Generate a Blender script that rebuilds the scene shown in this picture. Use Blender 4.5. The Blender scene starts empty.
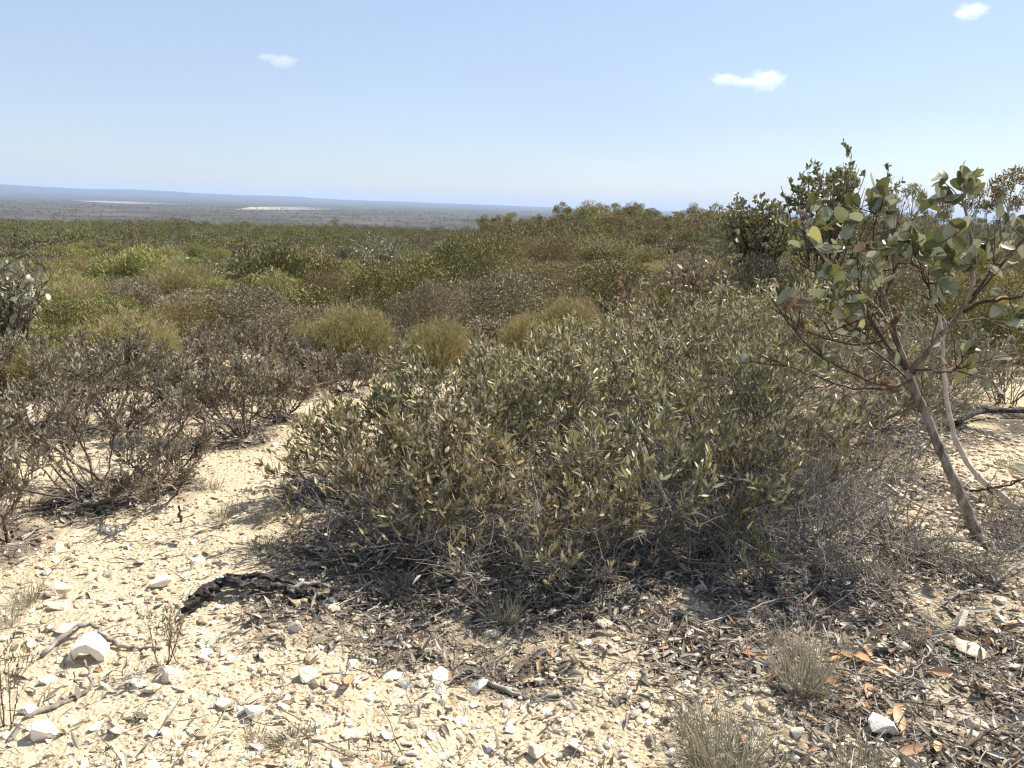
import bpy, bmesh, math, random
import numpy as np
from mathutils import Matrix, Vector
R_ = math.radians
scn = bpy.context.scene
COL = scn.collection
rng = np.random.default_rng(7)
random.seed(7)

# ------------------------------------------------------------------ camera
EYE = np.array([0.0, 0.0, 1.6]); FPX = 796.0; PITCH = R_(12.67); ROLL = R_(1.7)
FW = np.array([0, math.cos(PITCH), -math.sin(PITCH)])
U0 = np.array([0, math.sin(PITCH), math.cos(PITCH)]); R0 = np.array([1.0, 0, 0])
CR = R0*math.cos(ROLL) + U0*math.sin(ROLL); CU = U0*math.cos(ROLL) - R0*math.sin(ROLL)
cam = bpy.data.cameras.new('camera'); cam.sensor_width = 36; cam.lens = FPX/1024*36
cam.clip_start = 0.05; cam.clip_end = 60000
camo = bpy.data.objects.new('camera', cam); COL.objects.link(camo)
camo.matrix_world = Matrix(((CR[0], CU[0], -FW[0], EYE[0]), (CR[1], CU[1], -FW[1], EYE[1]), (CR[2], CU[2], -FW[2], EYE[2]), (0, 0, 0, 1)))
scn.camera = camo

def pdir(px, py):
    d = FW + CR*(px-512)/FPX - CU*(py-384)/FPX
    return d/np.linalg.norm(d)

# ------------------------------------------------------------------ noise and terrain
def hash2(ix, iy, s):
    h = (ix*374761393 + iy*668265263 + s*974634777) & 0xffffffff
    h = ((h ^ (h >> 13))*1274126177) & 0xffffffff
    return ((h ^ (h >> 16)) & 0xffff)/65535.0
def vnoise(x, y, s=0):
    ix = np.floor(x).astype(np.int64); iy = np.floor(y).astype(np.int64)
    fx = x-ix; fy = y-iy
    fx = fx*fx*(3-2*fx); fy = fy*fy*(3-2*fy)
    a = hash2(ix, iy, s); b = hash2(ix+1, iy, s); c = hash2(ix, iy+1, s); d = hash2(ix+1, iy+1, s)
    return (a*(1-fx)+b*fx)*(1-fy)+(c*(1-fx)+d*fx)*fy - .5
def fbm(x, y, s=0, o=4):
    v = 0; a = 1.0
    for k in range(o):
        v = v + a*vnoise(x*2**k, y*2**k, s+k); a *= .5
    return v
LR = [0, 6, 10, 15, 40, 100, 180, 260, 600, 1500, 1e6]
LZ = [0, 0, -.30, -.8, -2.4, -4.0, -5.6, -9, -32, -60, -60]
RR = [0, 6, 12, 30, 60, 120, 170, 260, 600, 1500, 1e6]
RZ = [0, 0, -.3, -1.0, -1.7, -2.2, -3.4, -9, -32, -60, -60]
def sstep(a, b, v):
    t = np.clip((v-a)/(b-a), 0, 1); return t*t*(3-2*t)
def H(x, y):
    x = np.asarray(x, float); y = np.asarray(y, float)
    r = np.hypot(x, y); az = np.degrees(np.arctan2(x, y))
    t = sstep(-6, 7, az)
    z = np.interp(r, LR, LZ)*(1-t)+np.interp(r, RR, RZ)*t
    z = z + np.clip((r-8)/40, 0, 1)*fbm(x*.07, y*.07, 3, 3)*.5*np.exp(-r/400)
    nf = np.exp(-(r/9)**2)
    z = z + nf*(fbm(x*1.1, y*1.1, 11, 2)*.06 + fbm(x*4.5, y*4.5, 21, 2)*.022)
    z = z + np.exp(-(r/5)**4)*(np.maximum(fbm(x*16, y*16, 31, 3), -.3)*.017)
    return z
def ground_at(px, py):
    d = pdir(px, py); t = 1.0
    while t < 3000:
        p = EYE+d*t
        if p[2] <= float(H(p[0], p[1])):
            lo, hi = t/1.02, t
            for _ in range(18):
                m = (lo+hi)/2; p = EYE+d*m
                if p[2] <= float(H(p[0], p[1])): hi = m
                else: lo = m
            return EYE+d*hi
        t *= 1.02
    return EYE+d*t
def at_r(px, py, r):
    d = pdir(px, py); return EYE + d*(r/math.hypot(d[0], d[1]))

# ------------------------------------------------------------------ mesh accumulation
class Acc:
    def __init__(s): s.v = []; s.f = {3: [], 4: []}; s.m = {3: [], 4: []}; s.n = 0
    def add(s, v, f, mi=0):
        v = np.asarray(v, float).reshape(-1, 3); s.v.append(v)
        fs = f if isinstance(f, (list, tuple)) else [f]
        for q in fs:
            q = np.asarray(q, np.int64)
            if len(q): s.f[q.shape[1]].append(q+s.n); s.m[q.shape[1]].append(np.full(len(q), mi))
        s.n += len(v)
    def mesh(s, name, mats, smooth=True):
        me = bpy.data.meshes.new(name)
        V = np.concatenate(s.v) if s.v else np.zeros((0, 3))
        F3 = np.concatenate(s.f[3]) if s.f[3] else np.zeros((0, 3), np.int64)
        F4 = np.concatenate(s.f[4]) if s.f[4] else np.zeros((0, 4), np.int64)
        me.vertices.add(len(V)); me.vertices.foreach_set('co', V.ravel().astype(np.float32))
        li = np.concatenate([F3.ravel(), F4.ravel()]).astype(np.int32)
        tot = np.concatenate([np.full(len(F3), 3), np.full(len(F4), 4)]).astype(np.int32)
        st = np.concatenate([[0], np.cumsum(tot)[:-1]]).astype(np.int32) if len(tot) else tot
        me.loops.add(len(li)); me.loops.foreach_set('vertex_index', li)
        me.polygons.add(len(tot)); me.polygons.foreach_set('loop_start', st); me.polygons.foreach_set('loop_total', tot)
        for m in mats: me.materials.append(m)
        if len(mats) > 1:
            mi = np.concatenate(s.m[3]+s.m[4]).astype(np.int32); me.polygons.foreach_set('material_index', mi)
        me.polygons.foreach_set('use_smooth', np.full(len(tot), smooth))
        me.update(calc_edges=True); me.validate()
        return me

def unit(a): return a/np.maximum(np.linalg.norm(a, axis=-1, keepdims=True), 1e-9)

def add_tubes(acc, P, rad, k=5, mi=0, cap=True):
    """P (n,m,3) polylines, rad (n,m)"""
    P = np.asarray(P, float); n, m, _ = P.shape
    if n == 0: return
    T = np.empty_like(P); T[:, 1:-1] = P[:, 2:]-P[:, :-2]; T[:, 0] = P[:, 1]-P[:, 0]; T[:, -1] = P[:, -1]-P[:, -2]
    T = unit(T)
    mean = unit(P[:, -1]-P[:, 0]); ref = np.where(np.abs(mean[:, 2:3]) > .8, np.array([[1., 0.2, 0]]), np.array([[0.1, 0, 1.]]))
    A = unit(np.cross(T, ref[:, None, :])); B = np.cross(T, A)
    an = np.arange(k)*2*math.pi/k
    V = P[:, :, None, :] + rad[:, :, None, None]*(A[:, :, None, :]*np.cos(an)[None, None, :, None]+B[:, :, None, :]*np.sin(an)[None, None, :, None])
    base = (np.arange(n)*m*k)[:, None, None]
    i = np.arange(m-1)[None, :, None]; j = np.arange(k)[None, None, :]; j2 = (j+1) % k
    q = np.stack([base+i*k+j, base+i*k+j2, base+(i+1)*k+j2, base+(i+1)*k+j], -1).reshape(-1, 4)
    fs = [q]
    if cap and k >= 3:
        tris = []
        for b, mm in ((0, 0), (1, m-1)):
            for c in range(1, k-1):
                a0 = (np.arange(n)*m*k)+mm*k
                tris.append(np.stack([a0, a0+c+(1-b), a0+c+b], -1))
        fs.append(np.concatenate(tris))
    acc.add(V, fs, mi)

LANCE = ([.28, .62], [1.0, .8]); OVAL = ([.08, .25, .5, .75, .93], [.55, .92, 1.0, .85, .45]); DIA = ([.45], [1.0])
def add_leaves(acc, P, D, L, W, shape=LANCE, fold=.25, curl=.12, mi=0, r=rng, N=None):
    P = np.asarray(P, float); n = len(P)
    if n == 0: return
    D = unit(D); L = np.broadcast_to(L, n)[:, None]; W = np.broadcast_to(W, n)[:, None]
    if N is None: N = r.normal(size=(n, 3))+np.array([0, 0, .3])
    N = unit(N-D*np.sum(N*D, -1, keepdims=True)); B = np.cross(D, N)
    cu = (curl*r.uniform(-.6, 1.6, (n, 1)))
    ts, ws = shape; ns = len(ts); vs = [P]
    for t, w in zip(ts, ws):
        c = P+D*L*t-N*L*cu*t*t; s = W*.5*w
        vs += [c+B*s+N*s*fold, c, c-B*s+N*s*fold]
    vs.append(P+D*L-N*L*cu)
    nv = len(vs); V = np.stack(vs, 1); b = (np.arange(n)*nv)[:, None]
    tri = [[0, 2, 1], [0, 3, 2], [nv-1, nv-4, nv-3], [nv-1, nv-3, nv-2]]; quad = []
    for k in range(ns-1):
        a = 1+3*k; quad += [[a, a+1, a+4, a+3], [a+1, a+2, a+5, a+4]]
    fs = [(b+np.array(t)[None]).reshape(-1, 3) for t in tri]+[(b+np.array(q)[None]) for q in quad]
    acc.add(V, fs, mi)
def add_blades(acc, P, D, L, W, bend=.2, r=rng, mi=0):
    """flat two-quad ribbons, for far foliage, needles and grass"""
    P = np.asarray(P, float); n = len(P)
    if n == 0: return
    D = unit(D); L = np.broadcast_to(L, n)[:, None]; W = np.broadcast_to(W, n)[:, None]
    N = r.normal(size=(n, 3)); N = unit(N-D*np.sum(N*D, -1, keepdims=True)); B = np.cross(D, N)
    be = bend*r.uniform(-.3, 1.3, (n, 1))
    c1 = P+D*L*.5+N*L*be*.25; c2 = P+D*L+N*L*be
    V = np.stack([P-B*W*.35, P+B*W*.35, c1+B*W*.5, c1-B*W*.5, c2+B*W*.12, c2-B*W*.12], 1)
    b = (np.arange(n)*6)[:, None]
    acc.add(V, [b+np.array([0, 1, 2, 3])[None], b+np.array([3, 2, 4, 5])[None]], mi)

# ------------------------------------------------------------------ materials
def new_mat(name):
    m = bpy.data.materials.new(name); m.use_nodes = True; nt = m.node_tree
    for n in list(nt.nodes): nt.nodes.remove(n)
    return m, nt, nt.nodes, nt.links
def ramp(N, cols, interp='LINEAR', pos=None):
    r = N.new('ShaderNodeValToRGB'); cr = r.color_ramp; cr.interpolation = interp
    while len(cr.elements) < len(cols): cr.elements.new(.5)
    for i, c in enumerate(cols):
        cr.elements[i].position = pos[i] if pos else i/max(1, len(cols)-1)
    for i, c in enumerate(cols): cr.elements[i].color = (*c, 1)
    return r
def leaf_mat(name, cols, rough=.45, trans=.22, var=.25, hue=.03, pos=None, spec=.5, attr=None):
    m, nt, N, L = new_mat(name)
    g = N.new('ShaderNodeNewGeometry'); r = ramp(N, cols, 'LINEAR', pos); 
    if attr:
        ta = N.new('ShaderNodeAttribute'); ta.attribute_name = attr; mq = N.new('ShaderNodeMix'); mq.data_type = 'FLOAT'; mq.inputs[0].default_value = .15
        L.new(ta.outputs['Fac'], mq.inputs[2]); L.new(g.outputs['Random Per Island'], mq.inputs[3]); L.new(mq.outputs[0], r.inputs[0])
    else: L.new(g.outputs['Random Per Island'], r.inputs[0])
    oi = N.new('ShaderNodeObjectInfo'); hs = N.new('ShaderNodeHueSaturation')
    mr = N.new('ShaderNodeMapRange'); mr.inputs[3].default_value = 1-var; mr.inputs[4].default_value = 1+var
    mh = N.new('ShaderNodeMapRange'); mh.inputs[3].default_value = .5-hue; mh.inputs[4].default_value = .5+hue
    fr = N.new('ShaderNodeMath'); fr.operation = 'MULTIPLY'; fr.inputs[1].default_value = 7.31
    f2 = N.new('ShaderNodeMath'); f2.operation = 'FRACT'
    L.new(oi.outputs['Random'], mr.inputs[0]); L.new(oi.outputs['Random'], fr.inputs[0]); L.new(fr.outputs[0], f2.inputs[0]); L.new(f2.outputs[0], mh.inputs[0])
    L.new(mr.outputs[0], hs.inputs['Value']); L.new(mh.outputs[0], hs.inputs['Hue']); L.new(r.outputs[0], hs.inputs['Color'])
    p = N.new('ShaderNodeBsdfPrincipled'); p.inputs['Roughness'].default_value = rough; p.inputs['Specular IOR Level'].default_value = spec
    L.new(hs.outputs[0], p.inputs['Base Color'])
    t = N.new('ShaderNodeBsdfTranslucent'); L.new(hs.outputs[0], t.inputs[0])
    mx = N.new('ShaderNodeMixShader'); mx.inputs[0].default_value = trans
    o = N.new('ShaderNodeOutputMaterial'); L.new(p.outputs[0], mx.inputs[1]); L.new(t.outputs[0], mx.inputs[2]); L.new(mx.outputs[0], o.inputs[0])
    return m
def noise(N, L, scale, detail=4, rough=.55, vec=None):
    n = N.new('ShaderNodeTexNoise'); n.inputs['Scale'].default_value = scale; n.inputs['Detail'].default_value = detail; n.inputs['Roughness'].default_value = rough
    if vec is not None: L.new(vec, n.inputs['Vector'])
    return n
def solid_mat(name, cols, scale=30, rough=.85, bump=.3, island=.5, pos=None, stretch=None):
    m, nt, N, L = new_mat(name)
    tc = N.new('ShaderNodeTexCoord'); vec = tc.outputs['Object']
    if stretch:
        mp = N.new('ShaderNodeMapping'); mp.inputs['Scale'].default_value = stretch; L.new(vec, mp.inputs['Vector']); vec = mp.outputs[0]
    n = noise(N, L, scale, 5, .6, vec); g = N.new('ShaderNodeNewGeometry'); oi = N.new('ShaderNodeObjectInfo')
    ad = N.new('ShaderNodeMath'); ad.operation = 'ADD'; L.new(g.outputs['Random Per Island'], ad.inputs[0]); L.new(oi.outputs['Random'], ad.inputs[1])
    fr = N.new('ShaderNodeMath'); fr.operation = 'FRACT'; L.new(ad.outputs[0], fr.inputs[0])
    mx = N.new('ShaderNodeMix'); mx.data_type = 'FLOAT'; mx.inputs[0].default_value = island
    st = N.new('ShaderNodeMapRange'); st.inputs[1].default_value = .28; st.inputs[2].default_value = .72; L.new(n.outputs[0], st.inputs[0])
    L.new(st.outputs[0], mx.inputs[2]); L.new(fr.outputs[0], mx.inputs[3])
    r = ramp(N, cols, 'LINEAR', pos); L.new(mx.outputs[0], r.inputs[0])
    p = N.new('ShaderNodeBsdfPrincipled'); p.inputs['Roughness'].default_value = rough; p.inputs['Specular IOR Level'].default_value = .25
    L.new(r.outputs[0], p.inputs['Base Color'])
    b = N.new('ShaderNodeBump'); b.inputs['Strength'].default_value = bump; b.inputs['Distance'].default_value = .01
    L.new(n.outputs[0], b.inputs['Height']); L.new(b.outputs[0], p.inputs['Normal'])
    o = N.new('ShaderNodeOutputMaterial'); L.new(p.outputs[0], o.inputs[0])
    return m
M = {}
M['grey_leaf'] = leaf_mat('grey_green_leaf', [(0.098, 0.086, 0.033), (0.170, 0.151, 0.062), (0.287, 0.251, 0.114), (0.497, 0.427, 0.218), (0.510, 0.499, 0.354), (0.417, 0.193, 0.082)], .48, .17, .14, .012, [0, .25, .52, .76, .92, 1], .38)  # cream stops paint bright highlights onto random leaves
M['dull_leaf'] = leaf_mat('dull_leaf', [(0.129, 0.111, 0.071), (0.202, 0.176, 0.113), (0.286, 0.251, 0.167), (0.414, 0.367, 0.255), (0.302, 0.178, 0.108)], .55, .18, .17, .015, [0, .3, .6, .9, 1], .28)
M['mallee_leaf'] = leaf_mat('mallee_leaf', [(0.088, 0.100, 0.037), (0.176, 0.175, 0.054), (0.198, 0.212, 0.122), (0.296, 0.302, 0.202), (0.418, 0.408, 0.298), (0.395, 0.328, 0.054)], .38, .3, .1, .01, [0, .25, .45, .7, .97, 1], .25)
M['mallee_old'] = leaf_mat('old_mallee_leaf', [(0.149, 0.102, 0.052), (0.253, 0.167, 0.090), (0.345, 0.257, 0.147)], .5, .25, .1, .01, None, .3)
M['silver_leaf'] = leaf_mat('silver_leaf', [(0.156, 0.172, 0.100), (0.240, 0.253, 0.160), (0.360, 0.345, 0.230), (0.480, 0.380, 0.270)], .4, .2, .08, .01)
M['dark_leaf'] = leaf_mat('dark_round_leaf', [(0.098, 0.111, 0.047), (0.173, 0.185, 0.074), (0.290, 0.279, 0.135), (0.502, 0.371, 0.216)], .42, .2, .06, .01)
M['bronze_leaf'] = leaf_mat('bronze_leaf', [(0.109, 0.101, 0.038), (0.163, 0.150, 0.053), (0.234, 0.212, 0.081), (0.359, 0.327, 0.134), (0.467, 0.311, 0.094), (0.499, 0.520, 0.413)], .6, .15, .2, .01, [0, .3, .6, .8, .92, 1], .3)
M['olive_leaf'] = leaf_mat('olive_leaf', [(0.088, 0.082, 0.024), (0.133, 0.126, 0.037), (0.196, 0.179, 0.055), (0.301, 0.268, 0.098), (0.391, 0.364, 0.184)], .55, .12, .12, .01, [0, .35, .7, .93, 1], .3)
M['rusty_leaf'] = leaf_mat('rusty_leaf', [(.11, .092, .04), (.17, .14, .06), (.24, .19, .08), (.36, .25, .10)], .6, .18, .15, .01, None, .3)
M['cream_leaf'] = leaf_mat('cream_flecked_leaf', [(0.088, 0.076, 0.040), (0.154, 0.131, 0.071), (0.264, 0.226, 0.133), (0.550, 0.483, 0.332)], .55, .15, .15, .01, [0, .45, .85, 1], .3)
M['broom_leaf'] = leaf_mat('broom_needle', [(0.203, 0.176, 0.064), (0.285, 0.241, 0.091), (0.376, 0.317, 0.148), (0.428, 0.331, 0.180)], .6, .3, .15, .012, None, .3)
M['heath_leaf'] = leaf_mat('heath_leaf', [(0.162, 0.163, 0.054), (0.236, 0.229, 0.077), (0.306, 0.280, 0.107), (0.381, 0.338, 0.150)], .75, .25, .25, .022, None, .2)
M['grey_heath_leaf'] = leaf_mat('grey_heath_leaf', [(0.140, 0.114, 0.064), (0.210, 0.175, 0.102), (0.280, 0.238, 0.145), (0.360, 0.310, 0.200)], .75, .15, .22, .012, None, .2)
M['tree_leaf'] = leaf_mat('gum_leaf', [(0.125, 0.116, 0.042), (0.187, 0.161, 0.055), (0.250, 0.205, 0.076), (0.354, 0.267, 0.111)], .7, .2, .25, .02, None, .2)
M['far_leaf'] = leaf_mat('far_heath_leaf', [(0.076, 0.081, 0.030), (0.130, 0.135, 0.049), (0.178, 0.173, 0.070), (0.238, 0.221, 0.092), (0.162, 0.146, 0.081), (0.324, 0.292, 0.119)], .85, .2, 0, 0, [0, .3, .55, .75, .9, 1], .1, 'plant_tone')
M['far_grey_leaf'] = leaf_mat('far_grey_heath_leaf', [(.08, .07, .05), (.13, .115, .08), (.19, .17, .125), (.25, .225, .17)], .85, .15, 0, 0, None, .1, 'plant_tone')
M['wood_leaf'] = leaf_mat('woodland_leaf', [(0.113, 0.097, 0.039), (0.172, 0.141, 0.058), (0.216, 0.172, 0.078), (0.276, 0.219, 0.111)], .85, .15, 0, 0, None, .1, 'plant_tone')
M['grass'] = leaf_mat('dry_grass', [(.15, .14, .085), (.27, .245, .165), (.40, .36, .26), (.24, .20, .14)], .5, .25, .12, .015)
M['dead_leaf'] = leaf_mat('dead_leaf', [(.09, .07, .055), (.19, .155, .12), (.33, .28, .22), (.50, .45, .37), (.34, .19, .10), (.46, .24, .11)], .6, .12, .1, .01, [0, .35, .6, .85, .93, 1])
M['rust_leaf'] = leaf_mat('rust_leaf', [(.42, .20, .085), (.50, .28, .13), (.56, .37, .23)], .5, .15, .15, .01)
M['bark'] = solid_mat('grey_bark', [(0.084, 0.072, 0.059), (0.185, 0.162, 0.134), (0.347, 0.307, 0.260)], 18, .85, .4, .55)
M['twig'] = solid_mat('dead_twig', [(0.134, 0.117, 0.097), (0.293, 0.263, 0.221), (0.549, 0.503, 0.427)], 18, .8, .2, .8)
M['dark_bark'] = solid_mat('dark_bark', [(0.070, 0.053, 0.038), (0.150, 0.114, 0.088), (0.260, 0.199, 0.158)], 20, .85, .4, .5)
M['mallee_bark'] = solid_mat('mallee_bark', [(0.084, 0.065, 0.049), (0.210, 0.173, 0.137), (0.462, 0.401, 0.332)], 24, .85, .6, .1, [.15, .5, .9], (1, 1, .4))
M['pale_bark'] = solid_mat('pale_bark', [(.32, .27, .22), (.52, .47, .41), (.66, .62, .56)], 22, .75, .2, .1)
M['red_bark'] = solid_mat('reddish_twig_bark', [(0.038, 0.021, 0.015), (0.077, 0.045, 0.035), (0.140, 0.098, 0.081)], 24, .7, .25, .15)
M['char'] = solid_mat('charred_wood', [(.008, .007, .007), (.03, .026, .024), (.085, .072, .062), (.26, .235, .21)], 26, .85, .9, .05, [0, .4, .7, 1], (1, 1, 2.5))
M['grey_wood'] = solid_mat('weathered_wood', [(.10, .085, .07), (.25, .22, .19), (.42, .38, .34)], 24, .85, .6, .15)
M['quartz'] = solid_mat('pale_quartz', [(0.423, 0.302, 0.181), (0.605, 0.503, 0.363), (0.766, 0.705, 0.585), (0.827, 0.795, 0.726)], 9, .7, .5, .45, [0, .3, .55, 1])
M['gravel'] = solid_mat('gravel', [(0.291, 0.216, 0.132), (0.466, 0.367, 0.238), (0.601, 0.508, 0.361), (0.737, 0.667, 0.537)], 12, .8, .3, .85)
def simple(name, c, rough=.9):
    m, nt, N, L = new_mat(name); p = N.new('ShaderNodeBsdfPrincipled'); p.inputs['Roughness'].default_value = rough
    tc = N.new('ShaderNodeTexCoord'); n = noise(N, L, .004, 6, .65, tc.outputs['Object'])
    r = ramp(N, [tuple(v*.6 for v in c), c, tuple(v*1.35 for v in c)], 'LINEAR', [.3, .5, .7]); L.new(n.outputs[0], r.inputs[0]); L.new(r.outputs[0], p.inputs['Base Color'])
    o = N.new('ShaderNodeOutputMaterial'); L.new(p.outputs[0], o.inputs[0]); return m

def ground_mat():
    m, nt, N, L = new_mat('sandy_ground')
    g = N.new('ShaderNodeNewGeometry'); pos = g.outputs['Position']
    n1 = noise(N, L, .9, 8, .65, pos); n2 = noise(N, L, 14, 6, .65, pos); n3 = noise(N, L, 90, 4, .6, pos)
    sand = ramp(N, [(.35, .27, .17), (.50, .405, .28), (.59, .50, .365), (.67, .595, .47)], 'LINEAR', [.25, .45, .6, .8])
    a = N.new('ShaderNodeMix'); a.data_type = 'FLOAT'; a.inputs[0].default_value = .5; L.new(n1.outputs[0], a.inputs[2]); L.new(n2.outputs[0], a.inputs[3])
    b = N.new('ShaderNodeMix'); b.data_type = 'FLOAT'; b.inputs[0].default_value = .35; L.new(a.outputs[0], b.inputs[2]); L.new(n3.outputs[0], b.inputs[3])
    L.new(b.outputs[0], sand.inputs[0])
    # voronoi grit
    v = N.new('ShaderNodeTexVoronoi'); v.inputs['Scale'].default_value = 70; L.new(pos, v.inputs['Vector'])
    vr = ramp(N, [(.62, .53, .40), (.92, .90, .86), (1, 1, 1), (1.0, .96, .9)], 'LINEAR', [0, .3, .6, 1]); 
    sx = N.new('ShaderNodeSeparateColor'); L.new(v.outputs['Color'], sx.inputs[0]); L.new(sx.outputs[0], vr.inputs[0])
    mu = N.new('ShaderNodeMix'); mu.data_type = 'RGBA'; mu.blend_type = 'MULTIPLY'; mu.inputs[0].default_value = .55
    L.new(sand.outputs[0], mu.inputs[6]); L.new(vr.outputs[0], mu.inputs[7])
    litter_shade = ramp(N, [(.03, .026, .021), (.085, .07, .054), (.22, .185, .14)], 'LINEAR', [.3, .5, .75]); L.new(n2.outputs[0], litter_shade.inputs[0])  # litter colour, darkened to paint in the deep shade under the thicket
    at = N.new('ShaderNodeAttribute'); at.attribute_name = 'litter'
    m1 = N.new('ShaderNodeMix'); m1.data_type = 'RGBA'; L.new(at.outputs['Fac'], m1.inputs[0]); L.new(mu.outputs[2], m1.inputs[6]); L.new(litter_shade.outputs[0], m1.inputs[7])
    # distant scrub
    f1 = noise(N, L, .0035, 7, .7, pos); f2 = noise(N, L, .05, 5, .7, pos)
    fa = N.new('ShaderNodeMix'); fa.data_type = 'FLOAT'; fa.inputs[0].default_value = .25; L.new(f1.outputs[0], fa.inputs[2]); L.new(f2.outputs[0], fa.inputs[3])
    far = ramp(N, [(.022, .022, .015), (.052, .047, .032), (.09, .078, .055), (.15, .127, .088)], 'LINEAR', [.36, .46, .56, .68]); L.new(fa.outputs[0], far.inputs[0])
    ln = N.new('ShaderNodeVectorMath'); ln.operation = 'LENGTH'; L.new(pos, ln.inputs[0])
    mr = N.new('ShaderNodeMapRange'); mr.inputs[1].default_value = 250; mr.inputs[2].default_value = 700; L.new(ln.outputs['Value'], mr.inputs[0])
    m2 = N.new('ShaderNodeMix'); m2.data_type = 'RGBA'; L.new(mr.outputs[0], m2.inputs[0]); L.new(m1.outputs[2], m2.inputs[6]); L.new(far.outputs[0], m2.inputs[7])
    p = N.new('ShaderNodeBsdfPrincipled'); p.inputs['Roughness'].default_value = .95; p.inputs['Specular IOR Level'].default_value = .1; L.new(m2.outputs[2], p.inputs['Base Color'])
    bu = N.new('ShaderNodeBump'); bu.inputs['Strength'].default_value = .6; bu.inputs['Distance'].default_value = .012
    ab = N.new('ShaderNodeMath'); ab.operation = 'ADD'; L.new(n3.outputs[0], ab.inputs[0]); L.new(v.outputs['Distance'], ab.inputs[1])
    L.new(ab.outputs[0], bu.inputs['Height']); L.new(bu.outputs[0], p.inputs['Normal'])
    o = N.new('ShaderNodeOutputMaterial'); L.new(p.outputs[0], o.inputs[0]); return m

# ------------------------------------------------------------------ objects
def tag(o, label=None, cat=None, group=None, kind=None):
    if label: o['label'] = label
    if cat: o['category'] = cat
    if group: o['group'] = group
    if kind: o['kind'] = kind
    return o
def obj(name, me, parent=None):
    o = bpy.data.objects.new(name, me); COL.objects.link(o)
    if parent is not None: o.parent = parent
    return o
def empty(name, loc=(0, 0, 0), rz=0, sc=1):
    o = bpy.data.objects.new(name, None); COL.objects.link(o); o.location = loc; o.rotation_euler = (0, 0, rz)
    o.scale = sc if hasattr(sc, '__len__') else (sc, sc, sc); o.empty_display_size = .1
    return o
def thing_from(name, parts, loc, rz, sc, label, cat, group=None):
    """an Empty with one child per (part name, mesh); a part may carry sub-parts"""
    e = empty(name, loc, rz, sc); tag(e, label, cat, group)
    for p in parts:
        c = obj(p[0], p[1], e)
        for sname, sme in (p[2] if len(p) > 2 else []): obj(sname, sme, c)
    return e

# ------------------------------------------------------------------ plant builders
def bez(a, b, c, m):
    t = np.linspace(0, 1, m)[None, :, None]
    return a[:, None]*(1-t)**2 + 2*b[:, None]*t*(1-t) + c[:, None]*t*t
def wob(r, P, amp):
    n, m, _ = P.shape
    w = r.normal(size=(n, m, 3)); w[:, 0] = 0
    return P + np.cumsum(w, 1)*amp/math.sqrt(m)
def sample(r, P, k, lo, hi):
    """k points per polyline -> position, tangent, parent index, t"""
    n, m, _ = P.shape; idx = np.repeat(np.arange(n), k); t = r.uniform(lo, hi, n*k)*(m-1)
    i = np.minimum(t.astype(int), m-2); f = (t-i)[:, None]
    p = P[idx, i]*(1-f)+P[idx, i+1]*f; d = unit(P[idx, i+1]-P[idx, i])
    return p, d, idx, t/(m-1)
def grow(r, p, d, L, m, wander):
    t = np.linspace(0, 1, m)[None, :, None]
    P = p[:, None]+d[:, None]*(np.broadcast_to(L, len(p))[:, None, None]*t)
    return wob(r, P, wander*np.broadcast_to(L, len(p)).mean())
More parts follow.
